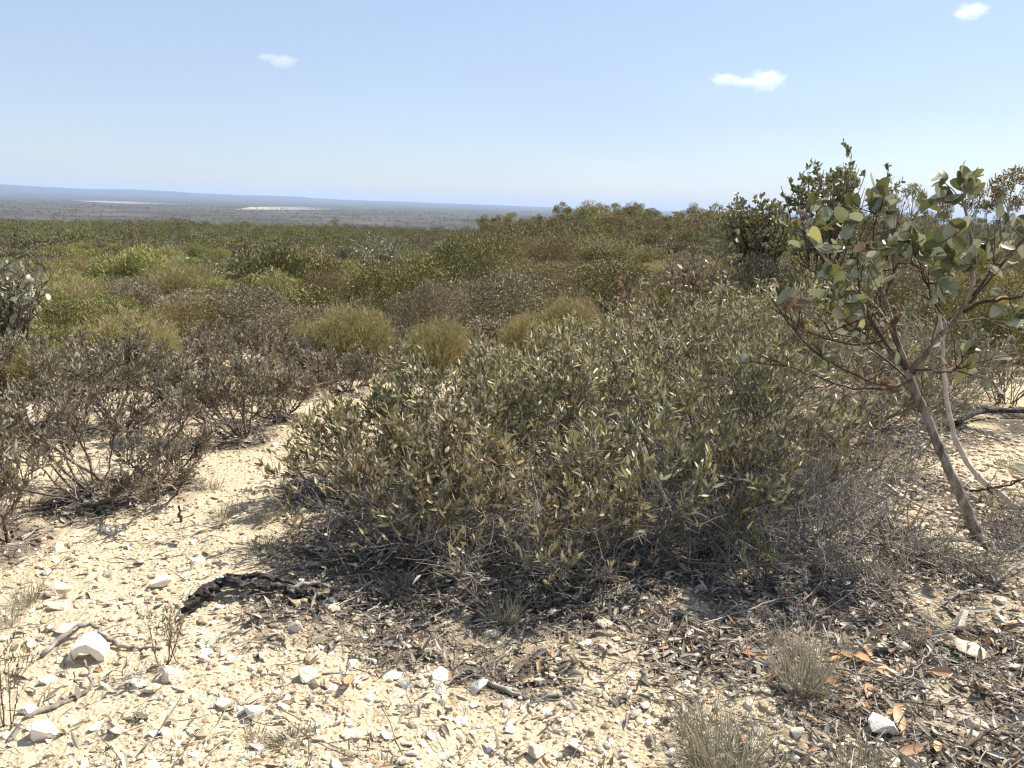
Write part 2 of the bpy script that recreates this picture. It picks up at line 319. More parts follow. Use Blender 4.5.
def open_shrub(seed, h, R, stems=18, sec=5, tw=4, lp=6, leafL=.075, leafW=.019, leaf='grey_leaf', bark='bark', dead=60, sr=.008, up=.45, low=.1, shape=LANCE, bare=.35, lob=.25, lean=(0, 0), leaves_up=.35, side=.9, thin=.15):
    r = np.random.default_rng(seed)
    th = r.uniform(0, 2*math.pi, stems); rho = np.sqrt(r.uniform(.02, 1, stems))
    lobe = 1+lob*np.sin(th*3+r.uniform(0, 6))*r.uniform(.5, 1) + r.uniform(-.18, .12, stems)
    tx = R*rho*np.cos(th)*lobe+lean[0]; ty = R*rho*np.sin(th)*lobe+lean[1]
    tz = h*(low+(1-low)*np.sqrt(np.clip(1-rho**2*.92, 0, 1)))*r.uniform(.66, 1.0, stems)
    tgt = np.stack([tx, ty, tz], 1)
    b0 = np.stack([r.normal(0, .05*R+.02, stems), r.normal(0, .05*R+.02, stems), np.full(stems, -.03)], 1)
    ctl = b0+(tgt-b0)*np.array([.5, .5, .32])+r.normal(0, .07*R, (stems, 3)); ctl[:, 2] = np.maximum(ctl[:, 2], .04)
    S = wob(r, bez(b0, ctl, tgt, 9), .035*R)
    S[:, 1:, 2] = np.maximum(S[:, 1:, 2], .012)
    acc = Acc(); sp = np.linspace(1, .3, 9)[None]*(sr*r.uniform(.7, 1.3, (stems, 1)))
    add_tubes(acc, S, sp, 5)
    p, d, i, t = sample(r, S, sec, bare, .97)
    out = unit(p*np.array([1, 1, .6])/np.array([R, R, h])+np.array([0, 0, .05]))
    dd = unit(d*.6+r.normal(0, .55, p.shape)+out*.45+np.array([0, 0, up*.6]))
    C = grow(r, p, dd, r.uniform(.13, .34, len(p))*max(h, .5*R), 5, .12)
    C[:, :, 2] = np.maximum(C[:, :, 2], .01)
    add_tubes(acc, C, np.linspace(1, .45, 5)[None]*(sr*.38*r.uniform(.7, 1.3, (len(p), 1))), 4, cap=False)
    p2, d2, i2, _ = sample(r, C, tw, .25, 1.0)
    out2 = unit(p2/np.array([R, R, h]))
    dd2 = unit(d2*.5+r.normal(0, .5, p2.shape)+out2*.35+np.array([0, 0, up]))
    TL = r.uniform(.06, .17, len(p2))*min(1.25, max(.6, h/.8))
    T = grow(r, p2, dd2, TL, 4, .10)
    T[:, :, 2] = np.maximum(T[:, :, 2], .01)
    add_tubes(acc, T, np.linspace(1, .6, 4)[None]*(sr*.2*r.uniform(.7, 1.3, (len(p2), 1))), 3, cap=False)
    p3, d3, i3, _ = sample(r, T, lp, .25, 1.0)
    kz = r.random(len(p3)) < np.clip(thin+(1-thin)*(p3[:, 2]/h-.3)/.5, thin, 1); p3 = p3[kz]; d3 = d3[kz]
    D3 = unit(d3*.7+r.normal(0, .55*side, p3.shape)+np.array([0, 0, leaves_up]))
    fol = Acc()
    add_leaves(fol, p3, D3, leafL*r.uniform(.6, 1.25, len(p3)), leafW*r.uniform(.75, 1.25, len(p3)), shape, .28, .18, 0, r)
    if dead:
        q, dq, _, _ = sample(r, S, max(1, int(dead*.95)//stems), .12, .88)
        dq = unit(dq*.5+r.normal(0, .6, q.shape)+np.array([0, 0, .15]))
        Q = grow(r, q, dq, r.uniform(.1, .32, len(q))*max(h, .6), 5, .16); Q[:, :, 2] = np.maximum(Q[:, :, 2], .01)
        add_tubes(acc, Q, np.linspace(1, .4, 5)[None]*(sr*.36*r.uniform(.5, 1.4, (len(q), 1))), 4, 1, cap=False)
        q2, dq2, _, _ = sample(r, Q, 3, .3, 1); dq2 = unit(dq2*.6+r.normal(0, .6, q2.shape)+np.array([0, 0, .1]))
        Q2 = grow(r, q2, dq2, r.uniform(.05, .16, len(q2)), 3, .1); Q2[:, :, 2] = np.maximum(Q2[:, :, 2], .008)
        add_tubes(acc, Q2, np.linspace(1, .5, 3)[None]*np.full((len(q2), 1), sr*.2), 3, 1, cap=False)
    return [('stem', acc.mesh('shrub_stem', [M[bark], M['twig']])), ('foliage', fol.mesh('shrub_foliage', [M[leaf]], False))]
def mound_shrub(seed, n, leafL, leafW, leaf, lumps=11, h=1.0, R=.75, up=.5, spread=.7, shape=None, bark='bark', stems=26, lumpr=.32, sr=.009, fill=.35, needle=False):
    r = np.random.default_rng(seed)
    th = r.uniform(0, 2*math.pi, lumps); rho = np.sqrt(r.uniform(0, 1, lumps))*.72
    c = np.stack([R*rho*np.cos(th), R*rho*np.sin(th), h*(.18+.55*np.sqrt(1-rho**2))*r.uniform(.7, 1.02, lumps)], 1)
    lr = lumpr*r.uniform(.7, 1.25, lumps)
    k = r.integers(0, lumps, n); dv = unit(r.normal(size=(n, 3))+np.array([0, 0, .45]))
    rad = lr[k]*np.where(r.random(n) < fill, r.uniform(.2, .9, n), r.uniform(.85, 1.08, n))
    p = c[k]+dv*rad[:, None]*np.array([1, 1, .95]); p[:, 2] = np.abs(p[:, 2])
    D = unit(dv*.8+r.normal(0, spread, (n, 3))+np.array([0, 0, up]))
    fol = Acc(); LL = leafL*r.uniform(.6, 1.3, n); WW = leafW*r.uniform(.7, 1.3, n)
    if shape is None: add_blades(fol, p-D*LL[:, None]*.4, D, LL, WW, .15, r)
    else: add_leaves(fol, p, D, LL, WW, shape, .2, .15, 0, r)
    kk = r.integers(0, lumps, stems); tgt = c[kk]+unit(r.normal(size=(stems, 3)))*(lr[kk]*.9)[:, None]; tgt[:, 2] = np.maximum(tgt[:, 2], .1)
    b0 = np.stack([r.normal(0, .07, stems), r.normal(0, .07, stems), np.full(stems, -.05)], 1)
    S = wob(r, bez(b0, b0+(tgt-b0)*np.array([.4, .4, .4]), tgt, 7), .06); a = Acc(); add_tubes(a, S, np.linspace(1, .35, 7)[None]*(sr*r.uniform(.6, 1.3, (stems, 1))), 4, cap=False)
    q, dq, _, _ = sample(r, S, 4, .4, 1); Q = grow(r, q, unit(dq+r.normal(0, .6, q.shape)), .22, 4, .1); add_tubes(a, Q, np.linspace(1, .5, 4)[None]*np.full((len(q), 1), sr*.35), 3, cap=False)
    return [('stem', a.mesh('shrub_stem', [M[bark]])), ('foliage', fol.mesh('shrub_foliage', [M[leaf]], False))]
def broom(seed, n=9500, h=.75, R=.55, leaf='broom_leaf'):
    r = np.random.default_rng(seed); th = r.uniform(0, 2*math.pi, n); rho = np.sqrt(r.uniform(0, 1, n))
    lump = 1+.10*np.sin(th*4+r.uniform(0, 6))+.08*np.sin(th*7+rho*6)
    hz = h*np.sqrt(1-.72*rho**2)*lump; lo = r.uniform(.12, 1.0, n)**.6
    x = R*rho*np.cos(th)*lump; y = R*rho*np.sin(th)*lump; f = .35+.65*lo
    P = np.stack([x*f, y*f, hz*lo], 1); D = unit(np.stack([x*.9, y*.9, np.full(n, h*.9)], 1)+r.normal(0, .3, (n, 3)))
    L = r.uniform(.045, .11, n); fol = Acc(); add_blades(fol, P-D*L[:, None]*.7, D, L, r.uniform(.004, .008, n), .25, r)
    m = 60; k = r.integers(0, n, m); b0 = r.normal(0, .05, (m, 3))*np.array([1, 1, 0]); S = wob(r, bez(b0, b0+(P[k]-b0)*np.array([.4, .4, .5]), P[k], 6), .03)
    a = Acc(); add_tubes(a, S, np.linspace(1, .35, 6)[None]*np.full((m, 1), .005), 4, cap=False)
    return [('stem', a.mesh('broom_stem', [M['twig']])), ('foliage', fol.mesh('broom_foliage', [M[leaf]], False))]
def gum_tree(seed, h=4.5, R=1.5, n=1500, leaf='tree_leaf', bark='twig', stems=4, tiers=9, lumpr=.55, leafL=.16, leafW=.06):
    """multi-stemmed mallee: pale limbs, umbrella crown in separate clumps"""
    r = np.random.default_rng(seed); tr = Acc()
    th = np.arange(stems)*2*math.pi/stems+r.uniform(0, 1, stems); sp = r.uniform(.25, .75, stems)*R
    top = np.stack([sp*np.cos(th), sp*np.sin(th), h*r.uniform(.62, .82, stems)], 1); b0 = np.stack([.1*np.cos(th), .1*np.sin(th), np.full(stems, -.15)], 1)
    S = wob(r, bez(b0, b0+(top-b0)*np.array([.3, .3, .55]), top, 9), .16); add_tubes(tr, S, np.linspace(1, .45, 9)[None]*(.018*h*r.uniform(.6, 1.1, (stems, 1))), 6)
    th2 = r.uniform(0, 2*math.pi, tiers); rr = np.sqrt(r.uniform(.05, 1, tiers))*R
    c = np.stack([rr*np.cos(th2), rr*np.sin(th2), h*(.98-.22*(rr/R)**2-r.uniform(0, .22, tiers))], 1)
    k = np.argmin(np.linalg.norm(S[None, :, -1]-c[:, None], axis=-1), 1); st = S[k, 6]
    B = wob(r, bez(st, st+(c-st)*np.array([.4, .4, .7]), c, 6), .1); add_tubes(tr, B, np.linspace(1, .4, 6)[None]*np.full((tiers, 1), .007*h), 5, cap=False)
    q, dq, qi, _ = sample(r, B, 6, .5, 1); Q = grow(r, q, unit(dq+r.normal(0, .8, q.shape)), lumpr*.9, 4, .1); add_tubes(tr, Q, np.linspace(1, .5, 4)[None]*np.full((len(q), 1), .003*h), 3, cap=False)
    kk = r.integers(0, tiers, n); lr = lumpr*r.uniform(.7, 1.3, tiers); dv = unit(r.normal(size=(n, 3))+np.array([0, 0, .3]))
    p = c[kk]+dv*(lr[kk]*r.uniform(.35, 1.1, n)**.7)[:, None]*np.array([1.1, 1.1, .62])
    D = unit(dv*.4+r.normal(0, .7, (n, 3))+np.array([0, 0, -.25])); f = Acc(); add_blades(f, p, D, leafL*r.uniform(.6, 1.3, n), leafW*r.uniform(.7, 1.3, n), .15, r)
    return [('trunk', tr.mesh('tree_trunk', [M[bark]])), ('crown', f.mesh('tree_crown', [M[leaf]], False))]

# ================================================================== shrub layout first (the litter mask needs it)
THICKET = [ # x, y, h, R, kwargs, label
 (-.46, 3.58, .56, .52, dict(stems=26, dead=420, lp=4), 'grey green shrub spilling onto the sand at the left end of the thicket'),
 (.02, 3.45, .58, .62, dict(stems=26, dead=560, lp=4), 'shrub at the front middle of the thicket with leafy shoots near the ground'),
 (.62, 3.62, .60, .62, dict(stems=26, dead=560, lp=3), 'twiggy shrub with many bare grey stems at the thicket front, right of the middle'),
 (1.16, 3.75, .58, .55, dict(stems=22, dead=520, lp=3), 'dark twiggy shrub shading black litter at the right front of the thicket'),
 (-.30, 4.5, .78, .72, dict(stems=30, dead=90), 'broad grey green shrub behind the left end of the thicket'),
 (.42, 4.5, .80, .78, dict(stems=32, dead=90), 'pale leafed shrub rounding out the middle of the thicket'),
 (1.22, 4.55, .94, .74, dict(stems=30, dead=130), 'tall leafy shrub in the thicket toward the leaning mallee'),
 (1.78, 4.35, .62, .5, dict(stems=14, dead=300, lp=2), 'sparse half dead shrub of pale twigs just left of the leaning trunk'),
 (-.78, 4.25, .56, .48, dict(stems=22, dead=80), 'low leafy shrub at the left rear corner of the thicket beside bare sand'),
 (.05, 5.5, .70, .85, dict(stems=30, dead=50), 'grey green shrub at the thicket back in front of a yellow broom'),
 (.95, 5.6, .90, .9, dict(stems=32, dead=50), 'rounded grey green shrub at the thicket back with cream shoots'),
 (1.85, 5.7, 1.06, .85, dict(stems=30, dead=60), 'dense shrub rising behind the left branches of the mallee'),
 (2.75, 6.1, .8, .8, dict(stems=28, dead=80, leaf='dull_leaf'), 'shadowy shrub seen through the mallee branches'),
 (3.7, 6.9, .85, .85, dict(stems=28, dead=80, leaf='dull_leaf'), 'dull shrub above the charred branch at the right edge'),
 (1.4, 6.9, .90, .95, dict(stems=30, dead=30), 'high grey shrub behind the thicket below the reddish round leaves'),
 (2.6, 7.4, 1.08, .95, dict(stems=30, dead=30), 'high grey shrub behind the thicket below the dark pink tipped bush'),
]
def gp(px, py):
    p = ground_at(px, py); return float(p[0]), float(p[1])
LEFT = [ # px, py of base, h, R, kwargs, label
 (100, 497, 0.61, .72, dict(stems=15, dead=60, lp=5), 'open shrub with curved dark bare stems standing on sand at left'),
 (236, 437, 0.54, .55, dict(stems=13, dead=60, lp=5), 'thin stemmed open shrub beside the stony sand patch'),
 (-8, 545, 0.64, .62, dict(stems=16, dead=60, lp=6), 'grey brown shrub cut off by the left edge above the sand'),
 (170, 490, 0.25, .45, dict(stems=9, dead=40, lp=4, low=.3), 'low sprawling branch like shrub between two open shrubs at left'),
 (20, 440, 0.64, .75, dict(stems=24, dead=60), 'brown grey shrub behind the one cut off by the left edge'),
 (120, 425, 0.59, .75, dict(stems=24, dead=50), 'brown grey shrub directly behind the curved dark stems'),
 (200, 402, 0.51, .7, dict(stems=24, dead=40), 'purplish grey shrub left of the stony sand patch'),
 (265, 372, 0.49, .7, dict(stems=22, dead=40), 'purplish grey shrub in front of the round yellow broom'),
 (60, 392, 0.54, .8, dict(stems=24, dead=40), 'grey shrub below the low flat yellow broom at left'),
 (150, 372, 0.49, .8, dict(stems=24, dead=40), 'purplish grey shrub spreading in front of the low flat yellow broom'),
 (-20, 400, 0.57, .8, dict(stems=22, dead=40), 'dull shrub at the left edge under the silver leafed bush'),
 (320, 385, 0.41, .55, dict(stems=18, dead=40), 'low dull shrub between the stony sand patch and the thicket'),
 (280, 418, .40, .42, dict(stems=14, dead=50), 'thin open shrub at the right edge of the stony sand strip'),
 (300, 372, .42, .6, dict(stems=22, dead=40), 'purplish grey shrub under the large round broom'),
 (372, 372, .42, .55, dict(stems=20, dead=40), 'low greyish shrub between the thicket and the large round broom'),
 (425, 362, .40, .6, dict(stems=20, dead=30), 'low greyish shrub in front of the broad broom'),
 (345, 392, .36, .5, dict(stems=18, dead=50), 'low dry shrub touching the left rear of the thicket'),
 (215, 352, 0.45, .75, dict(stems=22, dead=20), 'purplish grey shrub between the two yellow brooms'),
]
LEFT = [(*gp(a, b), h, R, k, l) for a, b, h, R, k, l in LEFT]
MALLEE_BASE = ground_at(978, 541)
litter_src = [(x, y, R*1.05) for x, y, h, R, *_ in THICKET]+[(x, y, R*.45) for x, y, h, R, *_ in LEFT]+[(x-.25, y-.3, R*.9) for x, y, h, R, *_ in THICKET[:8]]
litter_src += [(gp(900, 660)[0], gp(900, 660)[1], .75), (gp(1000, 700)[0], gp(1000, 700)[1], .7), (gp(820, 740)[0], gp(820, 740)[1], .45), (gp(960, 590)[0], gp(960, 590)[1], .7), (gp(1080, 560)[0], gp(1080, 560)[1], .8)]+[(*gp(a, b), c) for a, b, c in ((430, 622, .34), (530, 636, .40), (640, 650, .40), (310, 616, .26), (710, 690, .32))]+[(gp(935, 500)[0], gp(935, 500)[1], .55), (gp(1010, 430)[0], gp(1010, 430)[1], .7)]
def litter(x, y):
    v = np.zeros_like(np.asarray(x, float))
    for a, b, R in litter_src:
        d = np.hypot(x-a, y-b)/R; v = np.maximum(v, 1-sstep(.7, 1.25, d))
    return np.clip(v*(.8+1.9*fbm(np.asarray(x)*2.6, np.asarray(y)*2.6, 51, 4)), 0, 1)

# ================================================================== ground, plain, hills
def build_ground():
    az = np.concatenate([np.arange(-180, -46, 3.0), np.arange(-46, 46, .2), np.arange(46, 180, 3.0)])
    rs = [.05, .3, .6, 1.0]
    while rs[-1] < 6: rs.append(rs[-1]*1.0065)
    while rs[-1] < 30: rs.append(rs[-1]*1.014)
    while rs[-1] < 32000: rs.append(rs[-1]*1.035)
    rs = np.array(rs); A, Rr = np.meshgrid(np.radians(az), rs)
    X = Rr*np.sin(A); Y = Rr*np.cos(A); Z = H(X, Y)
    nr, na = X.shape; V = np.stack([X, Y, Z], -1).reshape(-1, 3)
    i = np.arange(nr-1)[:, None]; j = np.arange(na)[None]; j2 = (j+1) % na
    q = np.stack([i*na+j, i*na+j2, (i+1)*na+j2, (i+1)*na+j], -1).reshape(-1, 4)[:, ::-1]
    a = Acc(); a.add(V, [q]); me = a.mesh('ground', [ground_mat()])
    at = me.attributes.new('litter', 'FLOAT', 'POINT')  # litter mask; its ground colour also holds the painted thicket shade
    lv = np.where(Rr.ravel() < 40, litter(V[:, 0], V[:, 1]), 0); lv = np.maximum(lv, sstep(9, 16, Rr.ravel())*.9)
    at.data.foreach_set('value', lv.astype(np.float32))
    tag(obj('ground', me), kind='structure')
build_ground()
def build_hills():
    az = np.radians(np.arange(-60, 61, .25)); rr = np.array([9000, 11000, 13000, 15000, 16500, 18000, 20000, 24000])
    A, Rr = np.meshgrid(az, rr); f = np.array([0, .12, .2, .42, .8, 1, .9, .3])[:, None]
    top = np.interp(np.degrees(A), [-60, -33, -20, -8, 2, 60], [175, 160, 112, 62, 40, 35])
    n = fbm(np.degrees(A)*.25, Rr/9000, 77, 5)
    Z = -61+f*top*(1+.22*n)+f*(1-f)*90*fbm(np.degrees(A)*.5, Rr/3000, 87, 4)
    V = np.stack([Rr*np.sin(A), Rr*np.cos(A), Z], -1).reshape(-1, 3); nr, na = A.shape
    i = np.arange(nr-1)[:, None]; j = np.arange(na-1)[None]
    q = np.stack([i*na+j, i*na+j+1, (i+1)*na+j+1, (i+1)*na+j], -1).reshape(-1, 4)[:, ::-1]
    a = Acc(); a.add(V, [q]); tag(obj('hills', a.mesh('hills', [simple('hill_scrub', (.025, .03, .024))])), kind='structure')
build_hills()
def paddock(pts, c, dz):
    P = [EYE+pdir(*p)*((61.6-dz)/-pdir(*p)[2]) for p in pts]
    a = Acc(); P = np.array(P); n = len(P); Q = np.concatenate([P, P-np.array([0, 0, 3])])
    a.add(Q, [np.array([[0, k, k+1] for k in range(1, n-1)]), np.array([[k, (k+1) % n, n+(k+1) % n, n+k] for k in range(n)])])
    tag(obj('paddock', a.mesh('paddock', [simple('pale_stubble', c)])), kind='structure')
paddock([(234, 209.5), (250, 207.0), (300, 206.6), (339, 208.4), (341, 209.8), (290, 210.2)], (.27, .235, .18), 1.2)
paddock([(70, 200.6), (130, 201.0), (186, 204.2), (188, 205.2), (120, 203.4)], (.21, .185, .145), 1.4)

# ================================================================== far vegetation as stuff
def clump_stuff(name, mats, cx, cy, h, R, faces, leafL, leafW, seed, mi=None, trunks=False):
    r = np.random.default_rng(seed); n = len(cx); k = np.repeat(np.arange(n), faces)
    dv = unit(r.normal(size=(n*faces, 3))+np.array([0, 0, .4])); rad = r.uniform(.55, 1.05, n*faces)
    cz = H(cx, cy)
    lump = 1+.35*np.sin(k*1.7+np.arctan2(dv[:, 1], dv[:, 0])*3)
    p = np.stack([cx[k]+dv[:, 0]*R[k]*rad*lump, cy[k]+dv[:, 1]*R[k]*rad*lump, cz[k]+h[k]*(.45+.55*dv[:, 2]*rad)], 1)
    D = unit(dv+r.normal(0, .6, dv.shape)+np.array([0, 0, .4])); a = Acc()
    W = leafW*r.uniform(.6, 1.4, n*faces)*np.sqrt(R[k]); L = leafL*r.uniform(.6, 1.4, n*faces)*np.sqrt(R[k])
    N = unit(np.cross(D, r.normal(size=D.shape))); 
    B = np.cross(D, N); V = np.stack([p-D*L[:, None]*.5, p+B*W[:, None]*.5, p+D*L[:, None]*.5, p-B*W[:, None]*.5], 1)
    q = np.arange(n*faces*4).reshape(-1, 4)
    if mi is None: a.add(V, [q])
    else:
        for m_ in range(len(mats)):
            s = mi[k] == m_; a.add(V[s], [np.arange(s.sum()*4).reshape(-1, 4)], m_)
    me = a.mesh(name, mats, False); tone = r.random(n)
    if mi is None: kk = k
    else: kk = np.concatenate([k[mi[k] == m_] for m_ in range(len(mats))])
    at = me.attributes.new('plant_tone', 'FLOAT', 'POINT'); at.data.foreach_set('value', np.repeat(tone[kk], 4).astype(np.float32))
    return tag(obj(name, me), kind='stuff')
def wedge(r, n, r0, r1, a0, a1, pw=1.0):
    u = r.random(n); rr = (r0**pw+(r1**pw-r0**pw)*u)**(1/pw); a = np.radians(r.uniform(a0, a1, n)); return rr*np.sin(a), rr*np.cos(a)
r2 = np.random.default_rng(99)

HEATH_R = 50
def build_far_heath():
    x, y = wedge(r2, 5200, HEATH_R-4, 230, -40, 9, 1.25); rr = np.hypot(x, y)
    R = r2.uniform(.35, .95, len(x))*(1+rr/300); mi = (fbm(x*.03, y*.06, 5, 3)+r2.normal(0, .12, len(x)) > .22).astype(int)
    clump_stuff('heath', [M['far_leaf'], M['far_grey_leaf']], x, y, R*r2.uniform(.9, 1.9, len(x)), R, 130, .15, .10, 5, mi)
    x, y = wedge(r2, 3600, HEATH_R-4, 200, -2, 42, 1.3); rr = np.hypot(x, y)
    R = r2.uniform(.5, 1.2, len(x))*(1+rr/300); mi = (fbm(x*.05, y*.05, 15, 3)+r2.normal(0, .15, len(x)) > .15).astype(int)
    clump_stuff('woodland_scrub', [M['wood_leaf'], M['far_leaf']], x, y, R*r2.uniform(1.3, 2.2, len(x)), R, 130, .16, .10, 6, mi)
    # dark scrub beyond the crest and across the plain
    x, y = wedge(r2, 2600, 520, 5200, -38, 12, .55); R = r2.uniform(1.5, 3.2, len(x))*(1+np.hypot(x, y)/2500)
    clump_stuff('plain_scrub', [M['wood_leaf']], x, y, R*1.1, R, 14, 1.3, 1.0, 7)
build_far_heath()

# ================================================================== thicket and left shrubs (near)
def put(name, parts, x, y, h0, label, cat='shrub', group=None, rz=None, sc=1):
    return thing_from(name, parts, (x, y, float(H(x, y))-.01+h0), random.uniform(0, 6.28) if rz is None else rz, sc, label, cat, group)
for k, (x, y, h, R, kw, lab) in enumerate(THICKET):
    a = dict(sec=7, tw=5, lp=5, leafL=.053, leafW=.0142, sr=.0075, bare=.52); a.update(kw)
    put('thicket_shrub', open_shrub(100+k, h, R, **a), x, y, 0, lab, 'shrub', 'grey green shrubs of the thicket', rz=0)
for k, (x, y, h, R, kw, lab) in enumerate(LEFT):
    a = dict(sec=8, tw=5, lp=6, leafL=.042, leafW=.0115, leaf='dull_leaf', bark='dark_bark', sr=.009, bare=.5, low=.3); a.update(kw)
    put('open_shrub', open_shrub(200+k, h, R, **a), x, y, 0, lab, 'shrub', 'open brownish shrubs left of the thicket', rz=0)

def dead_bush(px, py, h, R, n, label, mat='twig', seed=0):
    r = np.random.default_rng(900+seed); x, y = gp(px, py); th = r.uniform(0, 6.28, n); rho = np.sqrt(r.random(n)); a = Acc()
    b0 = np.stack([r.normal(0, .3*R, n), r.normal(0, .3*R, n), np.full(n, -.02)], 1); tg = np.stack([R*rho*np.cos(th), R*rho*np.sin(th), h*r.uniform(.3, 1, n)], 1)
    S = wob(r, bez(b0, b0+(tg-b0)*np.array([.5, .5, .3]), tg, 7), .03); S[:, 1:, 2] = np.maximum(S[:, 1:, 2], .01)
    add_tubes(a, S, np.linspace(1, .4, 7)[None]*(.0042*r.uniform(.5, 1.4, (n, 1))), 4, 0, cap=False)
    p, d, _, _ = sample(r, S, 5, .2, 1); Q = grow(r, p, unit(d*.6+r.normal(0, .6, p.shape)), r.uniform(.05, .2, len(p)), 4, .12); Q[:, :, 2] = np.maximum(Q[:, :, 2], .008)
    add_tubes(a, Q, np.linspace(1, .5, 4)[None]*(.0015*r.uniform(.6, 1.4, (len(p), 1))), 3, 1, cap=False)
    p, d, _, _ = sample(r, Q, 1, .3, 1); f = Acc(); add_leaves(f, p[::3], unit(d[::3]+r.normal(0, .6, p[::3].shape)), r.uniform(.02, .05, len(p[::3])), .009, LANCE, .3, .3, 0, r)
    put('dead_bush', [('stem', a.mesh('dead_stem', [M[mat], M['twig']])), ('foliage', f.mesh('withered_foliage', [M['dead_leaf']], False))], x, y, 0, label, 'bush', rz=0)
for k, (px, py, h, R, n, lab) in enumerate([
  (815, 548, .52, .42, 90, 'pale leafless tangle of twigs at the right front of the thicket'), (866, 522, .46, .36, 70, 'grey leafless bush just left of the whitish fallen stick'), (760, 560, .46, .4, 80, 'pale dead bush tangled into the thicket above the deep shade'),
  (905, 552, .17, .32, 90, 'low brown mat of dead twigs left of the mallee foot'), (955, 566, .15, .3, 80, 'low brown mat of dead twigs in front of the mallee foot'), (1012, 545, .2, .3, 70, 'low dead bush right of the mallee foot'), (850, 585, .16, .3, 70, 'low mat of dead twigs under the right end of the thicket'), (900, 470, .35, .3, 50, 'thin dead bush behind the leaning trunk')]):
    dead_bush(px, py, h, R, int(n*.6), lab, 'twig' if k in (0, 1, 2) else 'bark', k)

